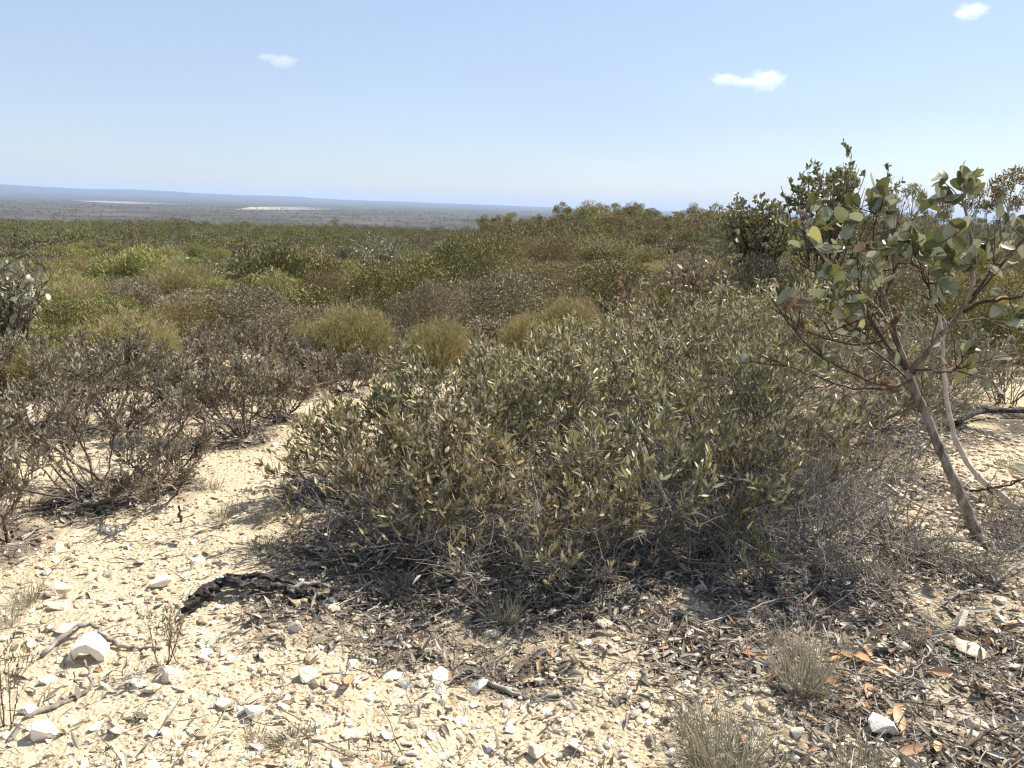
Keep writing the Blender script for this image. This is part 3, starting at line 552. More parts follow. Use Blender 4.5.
# ================================================================== the leaning mallee
def poly_tube(acc, pts, r0, r1, k=6, seg=14, wobble=.004, mi=0, r=rng, knots=0):
    P = np.array(pts, float); d = np.concatenate([[0], np.cumsum(np.linalg.norm(np.diff(P, axis=0), axis=1))]); t = np.linspace(0, d[-1], seg)
    # smooth resample
    Q = np.stack([np.interp(t, d, P[:, i]) for i in range(3)], 1)
    for _ in range(2): Q[1:-1] = .25*Q[:-2]+.5*Q[1:-1]+.25*Q[2:]
    Q[1:-1] += r.normal(0, wobble, (seg-2, 3)); rad = np.linspace(r0, r1, seg)*(1+r.uniform(-.08, .08, seg))
    if knots: rad *= 1+.3*(r.random(seg) < .25)
    add_tubes(acc, Q[None], rad[None], k, mi); return Q
def build_mallee():
    base = MALLEE_BASE; rb = math.hypot(base[0], base[1]); root = empty('mallee_tree', base)
    tag(root, 'leaning young mallee with big rounded leaves and a rough grey trunk at right', 'tree')
    rr = np.random.default_rng(5)
    def P(lst, dep=None):
        out = []
        for i, q in enumerate(lst):
            dd = q[2] if len(q) > 2 else 0
            out.append(at_r(q[0], q[1], rb+dd)-base)
        return out
    tr = Acc(); poly_tube(tr, P([(984, 552), (979, 541), (970, 516), (960, 494), (951, 472), (939, 448), (925, 412), (912, 382), (907, 370)]), .031, .019, 10, 34, .0026, 0, rr, 0)
    for a, b in (((978, 538), (1000, 556, -.15)), ((976, 540), (960, 558, .1)), ((974, 536), (990, 545, .2))):
        poly_tube(tr, P([a, ((a[0]+b[0])/2, (a[1]+b[1])/2-2, b[2]/2), b]), .03, .012, 6, 8, .002, 0, rr)
    t = obj('trunk', tr.mesh('mallee_trunk', [M['mallee_bark']]), root)
    BR = {
     'a': ([(909, 375), (920, 361), (940, 335, -.06), (964, 312, -.12), (973, 296, -.14), (974, 273, -.16), (970, 247, -.18), (971, 226, -.2), (962, 200, -.2)], 0.0176, .005),
     'a2': ([(964, 312, -.12), (976, 304, -.2), (997, 300, -.28), (1024, 296, -.36), (1046, 288, -.4), (1062, 270, -.42)], 0.0096, .004),
     'a3': ([(973, 296, -.14), (992, 270, -.05), (1007, 255, .02), (1023, 242, .08), (1038, 222, .12)], 0.0080, .003),
     'a4': ([(970, 303, -.13), (985, 285, -.25), (1000, 268, -.32), (1012, 250, -.4)], .007, .003),
     'b': ([(907, 370), (899, 345, .05), (884, 314, .12), (871, 301, .16), (850, 283, .22), (830, 270, .27), (819, 252, .3), (806, 232, .33), (795, 220, .35)], 0.0128, .003),
     'b2': ([(908, 372), (881, 338, -.08), (863, 309, -.15), (848, 294, -.2), (827, 281, -.26), (809, 268, -.3), (796, 259, -.33)], 0.0104, .003),
     'c': ([(908, 368), (897, 335, -.02), (889, 309, -.03), (884, 292, -.05), (879, 273, -.1), (863, 252, -.14), (851, 236, -.16), (846, 214, -.16)], 0.0104, .004),
     'c1': ([(886, 296, -.05), (894, 273, .04), (900, 252, .1), (905, 232, .14)], .008, .003),
     'c2': ([(884, 292, -.05), (876, 262, .02), (873, 238, .05), (876, 214, .06)], .007, .003),
     'c3': ([(861, 307, -.15), (858, 280, -.18), (858, 255, -.2), (857, 238, -.2)], .005, .002),
     'd': ([(913, 380), (892, 389, -.12), (879, 386, -.2), (863, 379, -.27), (840, 368, -.34), (821, 358, -.4), (803, 343, -.45), (788, 320, -.5), (771, 299, -.52)], .009, .003),
     'd2': ([(898, 358, -.03), (880, 345, -.15), (860, 330, -.25), (840, 318, -.32), (826, 312, -.35)], .007, .003),
     'h1': ([(884, 340, -.06), (862, 346, -.2), (832, 342, -.32), (802, 328, -.42), (772, 308, -.5)], .006, .002),
     'h2': ([(893, 389, -.12), (852, 390, -.25), (812, 375, -.36), (780, 364, -.44), (752, 345, -.5)], .006, .002),
     'h3': ([(903, 366, .02), (889, 322, .15), (872, 282, .26), (866, 250, .32)], .006, .002),
     'h4': ([(912, 384, .02), (884, 356, .16), (848, 332, .28), (812, 316, .4), (786, 296, .46)], .006, .002),
     'h5': ([(930, 350, -.03), (938, 318, .1), (944, 286, .2), (940, 258, .26)], .006, .002),
     'h6': ([(952, 324, -.08), (978, 318, .1), (1004, 322, .2), (1030, 318, .3)], .005, .002),
     'e': ([(911, 374), (925, 368, -.1), (945, 374, -.18), (958, 369, -.22), (966, 352, -.24)], .006, .003),
     'f': ([(970, 491), (985, 489, -.1), (1005, 487, -.16), (1026, 478, -.2), (1050, 462, -.26)], .007, .003),
     'g': ([(944, 318, -.07), (932, 300, -.12), (925, 278, -.2), (915, 255, -.24)], .006, .003),
    }
    clus = [('b', 812, 222, 16, 15, 0), ('c', 850, 215, 16, 11, 0), ('c2', 874, 208, 18, 13, 0), ('c1', 896, 210, 12, 8, 0), ('a', 953, 205, 22, 13, 0), ('a', 962, 188, 16, 11, 0), ('c', 866, 240, 18, 9, 0), ('c1', 902, 240, 16, 8, 0),
      ('g', 920, 246, 15, 10, 0), ('a', 950, 266, 18, 12, 0), ('a', 966, 262, 14, 8, 0), ('g', 936, 236, 14, 5, 0), ('a4', 990, 262, 14, 6, 0), ('a3', 1018, 236, 14, 6, 0), ('b2', 812, 262, 14, 7, 0), ('b2', 826, 276, 12, 5, 0), ('b', 838, 262, 12, 5, 0), ('d', 776, 284, 14, 5, 0), ('d', 790, 304, 10, 5, 1),
      ('d2', 836, 308, 16, 7, 0), ('d2', 842, 322, 10, 4, 1), ('d2', 884, 330, 12, 4, 1), ('c3', 856, 312, 12, 5, 0), ('e', 955, 360, 14, 7, 0), ('a2', 988, 314, 12, 5, 0), ('a2', 1014, 308, 12, 5, 0), ('g', 932, 280, 16, 8, 0), ('c1', 906, 264, 14, 6, 0), ('a', 978, 234, 12, 5, 0),
      ('c', 884, 250, 14, 6, 0), ('d', 812, 352, 12, 4, 0), ('f', 1030, 474, 12, 3, 0), ('a3', 1036, 224, 16, 8, 0), ('a2', 1058, 272, 16, 8, 0), ('d', 878, 388, 6, 2, 1), ('b', 795, 218, 8, 3, 0)]
    for key, (lst, r0, r1) in BR.items():
        a = Acc(); Q = poly_tube(a, P(lst), r0, r1, 6, 16, .003, 0, rr); f = Acc(); f2 = Acc()
        for w in range(5 if len(key) > 1 else 8):
            i = int(rr.integers(4, 14)); tw = unit(Q[i+1]-Q[i]); dd = unit(tw*.7+rr.normal(0, .6, 3)+np.array([0, 0, .25])); LL = rr.uniform(.10, .30)
            T = poly_tube(a, [Q[i], Q[i]+dd*LL*.5+rr.normal(0, .012, 3), Q[i]+dd*LL], .0035, .0014, 4, 8, .003, 0, rr)
            m = int(rr.integers(0, 3)); L = rr.uniform(.05, .085, m); tgt_ = f2 if rr.random() < .12 else f
            if m: add_leaves(tgt_, T[rr.integers(4, 8, m)], rr.normal(0, .8, (m, 3))+dd*.6+np.array([0, 0, .3]), L, L*rr.uniform(.5, .66, m), OVAL, .26, .34, 0, rr)
        for kk, px, py, sp, n, old in clus:
            if kk != key: continue
            i = np.argmin([np.linalg.norm(q-(at_r(px, py, math.hypot(*(q+base)[:2]))-base)) for q in Q]); q = Q[i]
            rc = math.hypot(*(q+base)[:2]); C = at_r(px, py, rc+rr.uniform(-.06, .06))-base
            n = int(n*1.75); ntw = max(1, n//5)
            for w in range(ntw):
                e = C+rr.normal(0, sp/FPX*rc*.55, 3); e2 = e+unit(e-q)*.03
                T = poly_tube(a, [q, (q+e)/2+rr.normal(0, .008, 3), e, e2], .003, .0018, 4, 6, .0015, 0, rr)
                m = n//ntw
                tt = rr.uniform(.45, 1, m)*5; ii = np.minimum(tt.astype(int), 4); pp = T[ii]+(T[ii+1]-T[ii])*(tt-ii)[:, None]
                D = unit(rr.normal(0, .8, (m, 3))+unit(T[-1]-T[0])*.5+np.array([0, 0, .35]))
                L = rr.uniform(.055, .096, m)
                add_leaves(f2 if old else f, pp, D, L, L*rr.uniform(.5, .68, m), OVAL, .26, .34, 0, rr)
        sub = []
        b = obj('branch', a.mesh('mallee_branch', [M['red_bark'] if key not in 'abc' else M['mallee_bark']]), root)
        if f.n: obj('foliage', f.mesh('mallee_foliage', [M['mallee_leaf']], True), b)
        if f2.n: o = obj('foliage', f2.mesh('mallee_old_foliage', [M['mallee_old']], True), b); o['label'] = 'old reddish leaves'
    a = Acc(); poly_tube(a, P([(1018, 508, .42), (1005, 497, .4), (990, 488, .36), (972, 472, .3), (956, 443, .22), (949, 415, .16), (944, 380, .1), (943, 345, .04), (940, 312, .0), (936, 300, 0)]), .018, .007, 7, 22, .002, 0, rr)
    poly_tube(a, P([(943, 340, .03), (950, 318, 0), (962, 313, -.05)]), .005, .004, 5, 6, .001, 0, rr)
    o = obj('side_stem', a.mesh('mallee_side_stem', [M['pale_bark']]), root); o['label'] = 'smooth pale side stem'
build_mallee()

# ================================================================== round-leaved bushes
def round_bush(seed, h, R, n, leaf, leafL=.065, stems=9, base_z=.35, cl=.32):
    r = np.random.default_rng(seed); a = Acc(); th = r.uniform(0, 6.28, stems); rho = r.uniform(.03, 1, stems)**.48
    tg = np.stack([R*rho*np.cos(th), R*rho*np.sin(th), h*(.79+.15*np.sqrt(1-.8*rho**2))*r.uniform(.92, 1, stems)], 1); b0 = np.stack([r.normal(0, .06, stems), r.normal(0, .06, stems), np.full(stems, -.06)], 1)
    S = wob(r, bez(b0, b0+(tg-b0)*np.array([.35, .35, .5]), tg, 9), .08); add_tubes(a, S, np.linspace(1, .3, 9)[None]*np.full((stems, 1), .016), 5)
    p, d, _, _ = sample(r, S, 9, base_z, 1); C = grow(r, p, unit(d*.4+r.normal(0, .6, p.shape)+np.array([0, 0, .45])), r.uniform(.12, cl, len(p)), 5, .12); add_tubes(a, C, np.linspace(1, .4, 5)[None]*np.full((len(p), 1), .005), 4, cap=False)
    m = max(1, n//len(C)); p, d, _, _ = sample(r, C, m, .2, 1); f = Acc(); L = leafL*r.uniform(.6, 1.2, len(p))
    add_leaves(f, p, unit(d*.5+r.normal(0, .7, p.shape)+np.array([0, 0, .35])), L, L*.6, OVAL if leafL > .05 else LANCE, .12, .12, 0, r)
    return [('stem', a.mesh('bush_stem', [M['dark_bark']])), ('foliage', f.mesh('bush_foliage', [M[leaf]], False))]
def hgt(px, ptop, r):
    p = at_r(px, ptop, r); return float(p[0]), float(p[1]), float(p[2]-H(p[0], p[1]))
for k, (px, pt, r, R, n, leaf, lab) in enumerate([
  (841, 152, 12, .8, 5200, 'dark_leaf', 'big dark round leafed bush with pinkish tips standing against the sky'),
  (762, 192, 12.5, .5, 4200, 'dark_leaf', 'smaller dark bush on the skyline left of the big pink tipped bush'),
  (-4, 260, 8.5, .42, 900, 'silver_leaf', 'silver round leafed bush cut off by the left edge'),
  (668, 251, 7.6, .42, 260, 'mallee_old', 'spindly bush with sparse reddish round leaves behind the thicket'),
  (716, 243, 8.6, .3, 200, 'dark_leaf', 'spindly dark leafed bush right of the reddish one'),
  (202, 262, 20, .8, 2000, 'silver_leaf', 'low silver white bush in the green heath'),
  (374, 232, 24, .8, 1800, 'silver_leaf', 'silver white bush half hidden among olive shrubs in the middle distance'),
  (897, 180, 30, .55, 1500, 'dark_leaf', 'dark rounded bush on the skyline just right of the big pink tipped bush')]):
    x, y, h = hgt(px, pt, r); put('round_leafed_bush', round_bush(300+k, h, R, n, leaf, stems=46 if n > 4000 else 30 if n > 600 else 14 if n > 400 else 8, base_z=.42 if n > 600 else .55 if n < 450 else .4, cl=.24), x, y, 0, lab, 'bush')

# ================================================================== brooms, bronze shrubs by place
BP = [broom(400+k) for k in range(4)]
def place_mid(name, protos, px, pt, r, wpx, ph, pw, lab, cat, group, k):
    x, y, h = hgt(px, pt, r); w = wpx/FPX*r; sc = (w/pw, w/pw, max(.2, h)/ph)
    taken.append((x, y, w*.5)); return put(name, protos[k % len(protos)], x, y, 0, lab, cat, group, sc=sc)
taken = [(x, y, R) for x, y, h, R, *_ in THICKET+LEFT]
for k, (px, pt, r, w, lab) in enumerate([
  (121, 311, 8.6, 96, 'low flat topped yellow broom bush at left'),
  (352, 304, 8.4, 96, 'large round yellow green broom bush left of the thicket'),
  (442, 320, 8.2, 84, 'broad yellow green broom bush right behind the thicket'),
  (572, 296, 9.6, 74, 'pale yellow green broom bush behind the middle of the thicket'),
  (306, 322, 8.9, 46, 'small broom bush against the left side of the large round one'),
  (528, 314, 9.2, 60, 'small broom bush left of the pale one behind the thicket'),
  (160, 330, 8.0, 40, 'small yellowish broom tucked at the right of the low flat one'),
  (718, 262, 14, 60, 'yellowish broom behind the spindly reddish bush'),
  (40, 345, 7.8, 70, 'dull yellow green broom bush near the left edge'),
  (845, 272, 11, 60, 'small broom bush behind the mallee branches')]):
    place_mid('broom_bush', BP, px, pt, r, w, .75, 1.1, lab, 'bush', 'yellow green broom bushes', k)
ZP = [mound_shrub(500+k, 9500, .042, .014, l, 12, shape=DIA, fill=.2) for k, l in enumerate(('olive_leaf', 'olive_leaf', 'cream_leaf', 'rusty_leaf', 'bronze_leaf'))]
for k, (px, pt, r, w, li, lab) in enumerate([
  (398, 258, 13, 112, 0, 'large dark olive bronze shrub above the large round broom'),
  (470, 232, 18, 96, 1, 'tall olive bronze shrub rising in the middle distance'),
  (326, 274, 14, 56, 3, 'narrow bronze shrub left of the large dark olive one'),
  (505, 276, 12, 116, 2, 'wide bronze shrub with cream flecks behind the broad broom'),
  (548, 262, 16, 90, 3, 'orange tinged bronze shrub in the middle distance'),
  (612, 262, 14, 110, 0, 'dark bronze shrub behind the pale broom'),
  (655, 276, 11, 80, 1, 'dark bronze shrub directly left below the reddish leaves'),
  (430, 286, 11, 70, 2, 'bronze shrub between the large round broom and the wide one'),
  (250, 290, 12, 90, 2, 'olive shrub behind the purplish shrubs at left'),
  (190, 300, 12, 80, 3, 'olive shrub with rusty tips above the low flat broom'),
  (80, 300, 11, 80, 0, 'dark olive shrub left of the low flat broom'),
  (720, 284, 10, 90, 1, 'bronze shrub left of the mallee branches'),
  (790, 290, 9.5, 90, 4, 'bronze shrub behind the lowest left branch of the mallee'),
  (870, 285, 10, 110, 0, 'dark bronze shrub behind the middle of the mallee'),
  (960, 290, 9.5, 110, 1, 'dark bronze shrub behind the right limb of the mallee'),
  (1020, 300, 9, 90, 0, 'dark bronze shrub at the right edge behind the mallee'),
  (758, 262, 11.5, 90, 2, 'cream flecked shrub in front of the smaller dark skyline bush'),
  (822, 266, 10.5, 100, 0, 'dark olive shrub below the big pink tipped bush'),
  (905, 268, 11, 90, 2, 'cream flecked shrub seen through the middle mallee branches'),
  (985, 262, 11.5, 90, 4, 'bronze shrub seen between the right limbs of the mallee'),
  (600, 238, 24, 80, 4, 'bronze shrub below the skyline trees in the middle distance'),
  (540, 238, 26, 70, 3, 'bronze shrub beyond the tall olive one')]):
    place_mid('bronze_shrub', ZP, px, pt-3, r, w*1.1, 1.0, 1.6, lab, 'shrub', 'bronze leafed shrubs behind the thicket', li)

# ================================================================== heath shrubs, each its own object
HP = [mound_shrub(520+k, 5600, .055, .018, 'heath_leaf', 10, up=.7) for k in range(5)]
GP = [mound_shrub(540+k, 4200, .05, .014, 'grey_heath_leaf', 10, fill=.3, stems=40) for k in range(4)]
ZL = [mound_shrub(560+k, 5200, .052, .018, ('bronze_leaf', 'olive_leaf', 'cream_leaf')[k], 11, fill=.25) for k in range(3)]
def scatter_heath():
    r = np.random.default_rng(21); cnt = dict(h=0, g=0, z=0, b=0); pts = []
    cand = 9000
    xs, ys = wedge(r, cand, 8.0, HEATH_R, -39, 39, 1.7)
    o = np.argsort(np.hypot(xs, ys)); xs, ys = xs[o], ys[o]
    kept = [(a, b, c) for a, b, c in taken]
    KX = np.array([k[0] for k in kept]); KY = np.array([k[1] for k in kept]); KR = np.array([k[2] for k in kept])
    for x, y in zip(xs, ys):
        rr = math.hypot(x, y); az = math.degrees(math.atan2(x, y)); s = r.uniform(.36, .8)+.011*rr
        if rr < 11 and az > 17: continue
        if len(KX) and np.any(np.hypot(KX-x, KY-y) < (KR*.78+s*.72)): continue
        n1 = float(fbm(np.array(x*.11), np.array(y*.08), 61, 3)); u = r.random()
        right = float(sstep(-4, 8, np.array(az)))
        if u < .05: kind = 'b'
        elif u < .12+.5*right: kind = 'z'
        elif n1 > .14 or u > .88: kind = 'g'
        else: kind = 'h'
        if rr < 14.5 and az > -13 and kind in 'gh': kind = 'z'
        lim = dict(h=285, g=240, z=240, b=60)[kind]
        if cnt[kind] >= lim: continue
        cnt[kind] += 1; KX = np.append(KX, x); KY = np.append(KY, y); KR = np.append(KR, s)
        hs = s*r.uniform(.85, 1.6)*(.5 if rr < 15 and az > -14 else .7 if rr < 15 else 1)*(1.15 if kind == 'z' else 1)
        side = 'left' if az < -6 else 'middle' if az < 9 else 'right'
        zone = 'near' if rr < 20 else 'mid' if rr < 30 else 'far'
        if kind == 'h': put('heath_shrub', HP[r.integers(5)], x, y, 0, f"green heath shrub among its like, {zone} band of the heath, {side} part", 'shrub', f'green heath shrubs, {zone} band, {side}', sc=(s/.72, s/.72, hs))
        elif kind == 'g': put('grey_shrub', GP[r.integers(4)], x, y, 0, f"greyish twiggy shrub among the heath, {zone} band, {side} part", 'shrub', f'greyish heath shrubs, {zone} band, {side}', sc=(s/.72, s/.72, hs))
        elif kind == 'z': put('olive_shrub', ZL[r.integers(3)], x, y, 0, f"olive brown shrub among the heath, {zone} band, {side} part", 'shrub', f'olive brown shrubs, {zone} band, {side}', sc=(s/.72, s/.72, hs))
        else: put('small_broom', BP[r.integers(4)], x, y, 0, f"small yellowish broom among the heath, {zone} band, {side} part", 'bush', f'small brooms in the heath, {zone} band, {side}', sc=(s/.5, s/.5, hs*.9/.75))
    print('heath', cnt, 'max r', np.hypot(KX, KY).max())
scatter_heath()

# ================================================================== trees
TP = [gum_tree(600+k, 4.5, 1.5, 1500) for k in range(5)]
TT = [gum_tree(620+k, 4.5, 1.3, 700, stems=3, tiers=6, lumpr=.42) for k in range(3)]
def scatter_trees():
    r = np.random.default_rng(33); n = 0
    pts = []
    for k in range(170):
        if k < 122: az = r.uniform(-3, 38); rr = r.uniform(95, 160)
        else: az = r.uniform(2, 38); rr = r.uniform(50, 95)
        x, y = rr*math.sin(R_(az)), rr*math.cos(R_(az)); h = r.uniform(2.3, 4.3)*(1.0 if az < 14 else 1.1)
        thin = r.random() < .5; s = h/4.5; sx = s*r.uniform(.9, 1.35)
        row = 'along the ridge skyline' if k < 122 else 'in the scrub below the skyline'
        side = 'left end' if az < 6 else 'middle' if az < 20 else 'right end'
        put('mallee_tree', (TT if thin else TP)[r.integers(3 if thin else 5)], x, y, 0, f"{'thin crowned' if thin else 'bushy'} mallee tree {row}, {side}", 'tree', f"{'thin' if thin else 'bushy'} mallees {row}, {side}", sc=(sx, sx, s))
scatter_trees()
for k, (px, pt, r, w, pr, lab) in enumerate([
  (176, 218, 120, 26, TP, 'lone dark tree standing above the green heath at left'),
  (560, 198, 110, 26, TT, 'tall wispy tree poking above the skyline at the left end of the ridge'),
  (600, 199, 115, 20, TP, 'rounded tree topping the skyline right of the wispy one'),
  (1018, 160, 42, 50, TT, 'tall wispy tree at the right edge against the sky'),
  (978, 176, 50, 40, TT, 'wispy tree against the sky left of the right edge tree'),
  (936, 178, 52, 34, TT, 'thin crowned tree behind the topmost mallee leaves'),
  (915, 178, 56, 30, TT, 'thin crowned tree between the round dark bush and the mallee top'),
  (888, 188, 60, 26, TT, 'small wispy tree just right of the big pink tipped bush'),
  (954, 186, 58, 26, TT, 'slender skyline tree half hidden by the topmost mallee leaves'),
  (998, 180, 52, 28, TT, 'slender skyline tree between the two tall right edge trees'),
  (1040, 170, 46, 44, TT, 'wispy tree cut off by the right edge'),
  (742, 203, 100, 22, TT, 'thin tree on the skyline left of the smaller dark bush'),
  (640, 201, 112, 20, TT, 'thin tree on the skyline above the bronze shrubs'),
  (690, 202, 110, 26, TP, 'broad tree on the middle of the skyline'),
  (333, 216, 150, 22, TT, 'small bare topped tree at the far edge of the green heath'),
  (245, 221, 150, 10, TP, 'tiny tree at the far edge of the green heath right of the lone one'),
  (130, 224, 60, 18, TT, 'wispy sapling in the green heath left of the lone tree')]):
    x, y, h = hgt(px, pt, r); s = h/4.6; sx = w/FPX*r/3.4; put('mallee_tree', pr[k % len(pr)], x, y, 0, lab, 'tree', None, sc=(sx, sx, s))

# ================================================================== stones, gravel
def rock_mesh(seed):
    r = np.random.default_rng(seed); bm = bmesh.new()
    n = int(r.integers(9, 15)); P = unit(r.normal(size=(n, 3)))*r.uniform(.75, 1.05, (n, 1))*np.array([1, r.uniform(.6, .95), r.uniform(.4, .7)])
    for p in P: bm.verts.new(p)
    bmesh.ops.convex_hull(bm, input=bm.verts)
    bmesh.ops.delete(bm, geom=[v for v in bm.verts if not v.link_faces], context='VERTS')
    bmesh.ops.bevel(bm, geom=list(bm.edges), offset=.05, segments=1, affect='EDGES', profile=.5)
    bmesh.ops.subdivide_edges(bm, edges=[e for e in bm.edges if e.calc_length() > .5], cuts=1, use_grid_fill=True)
    for v in bm.verts: v.co += Vector(r.normal(0, .018, 3))
    me = bpy.data.meshes.new('stone'); bm.to_mesh(me); bm.free(); me.materials.append(M['quartz']); return me
RM = [rock_mesh(700+k) for k in range(20)]
rk = np.random.default_rng(41); nstone = 0; used_big = []
def stone(x, y, s, label, group=None, flat=None, mesh=None):
    global nstone
    o = obj('stone', RM[rk.integers(len(RM))] if mesh is None else RM[mesh]); z = float(H(x, y))
    o.location = (x, y, z+s*rk.uniform(.05, .28)); o.rotation_euler = (rk.normal(0, .35), rk.normal(0, .35), rk.uniform(0, 6.28))
    o.scale = (s*rk.uniform(.9, 1.2), s*rk.uniform(.8, 1.1), s*(rk.uniform(.65, 1.05) if flat is None else flat))
    tag(o, label, 'stone', group); nstone += 1; used_big.append((x, y, s)); return o
BIG = [(61, 595, 26, 'wide flat pale stone lying on sand below the left edge grass'), (58, 608, 20, 'white stone just below the wide flat pale one at left'), (162, 585, 24, 'elongated white stone on sand left of the charred log'), (110, 577, 14, 'small white stone upslope of the elongated one'),
 (173, 676, 26, 'pale slab stone on the sand right of the white arched stone'), (137, 684, 20, 'grey sided stone between two pale ones on the sand'), (152, 690, 20, 'whitish stone touching the pale slab on the sand'), (47, 733, 32, 'big white block near the bottom left corner'), (51, 682, 16, 'rounded white stone above the forked stick'), (26, 711, 15, 'white stone beside the lower end of the forked stick'),
 (227, 706, 18, 'small wedge stone left of the large bottom stone'), (255, 713, 28, 'large white stone with grey underside on the open sand'), (309, 677, 24, 'long white stone near the end of a thin stick'), (352, 667, 13, 'white stone above the red brown leaf'), (392, 676, 18, 'cream stone at the edge of the dark litter'), (405, 687, 16, 'tan stone just below the cream one'),
 (478, 691, 22, 'bright white stone at the end of the grey curved stick'), (440, 676, 18, 'grey stone standing on edge left of the curved stick'), (439, 690, 18, 'round grey stone in front of the one on edge'), (538, 685, 14, 'bright triangular stone above the curved stick'), (512, 727, 18, 'tan white stone below the curved stick'), (536, 755, 22, 'wide pale stone near the bottom edge, middle'), (408, 743, 15, 'white stone with dark left side near bottom edge'), (575, 751, 22, 'flat cream stone near the bottom edge right of the wide one'),
 (603, 625, 18, 'pale stone in the shade under the thicket'), (735, 644, 20, 'bright white stone in dark litter left of the grass tuft'), (955, 624, 28, 'white block with twig shadow under the leaning mallee'), (949, 640, 18, 'smaller white stone just below the shadowed block'), (974, 655, 32, 'big two toned white stone right of the shadowed block'), (881, 729, 36, 'largest white and brown stone among orange leaves'), (796, 734, 19, 'white stone right of the front grass tuft'), (828, 747, 13, 'small white stone near the bottom edge by the grass'), (912, 756, 15, 'pale stone near bottom edge in the litter'), (969, 725, 14, 'rounded white stone between sticks at lower right'), (848, 627, 16, 'pale stone behind the tall grass tuft'), (1011, 668, 14, 'pale stone at the right edge of the litter'), (892, 674, 12, 'small white stone beside the orange leaves'),
 (295, 630, 20, 'tan stone in front of the charred log'), (298, 597, 15, 'grey round stone leaning on the charred log'), (332, 601, 13, 'pale stone near the right end of the charred log'), (335, 610, 14, 'pale stone below the right end of the charred log'), (206, 655, 18, 'white stone right of the dry sapling'), (63, 630, 18, 'cream stone above the fallen grey branch'), (140, 564, 12, 'white upright stone on the sand, upslope left'), (197, 561, 13, 'white stone upslope of the charred log'), (168, 559, 12, 'pale stone left beside the one upslope of the charred log'), (109, 532, 14, 'flat pale stone below the open shrub'), (54, 550, 18, 'flat pale stone near the left edge shrub')]
for px, py, w, lab in BIG:
    p = ground_at(px, py); d = np.linalg.norm(p-EYE); stone(p[0], p[1], w/FPX*d*.62, lab)
def scatter_stones():
    n = 0
    for _ in range(5000):
        if nstone >= 285: break
        px = rk.uniform(-20, 1040); py = 768-(rk.random()**1.2)*400
        p = ground_at(px, py); x, y = p[0], p[1]
        sand = px < 640-(768-py)*.2
        if sand and rk.random() < .25: continue
        if y > 7.5: continue
        s = float(np.clip(rk.lognormal(-3.9, .42), .010, .045))
        if any(math.hypot(x-a, y-b) < s+c for a, b, c in used_big): continue
        if 350 < px < 860 and 330 < py < 590: continue
        zone = 'on the open sand in front' if (px < 640 and py > 560) else 'among leaf litter under the mallee' if px >= 640 and py > 520 else 'in the stony clearing behind the mallee trunk' if px > 860 else 'on the sand between the left shrubs'
        stone(x, y, s, 'small pale quartz stone '+zone, 'small stones '+zone)
scatter_stones()
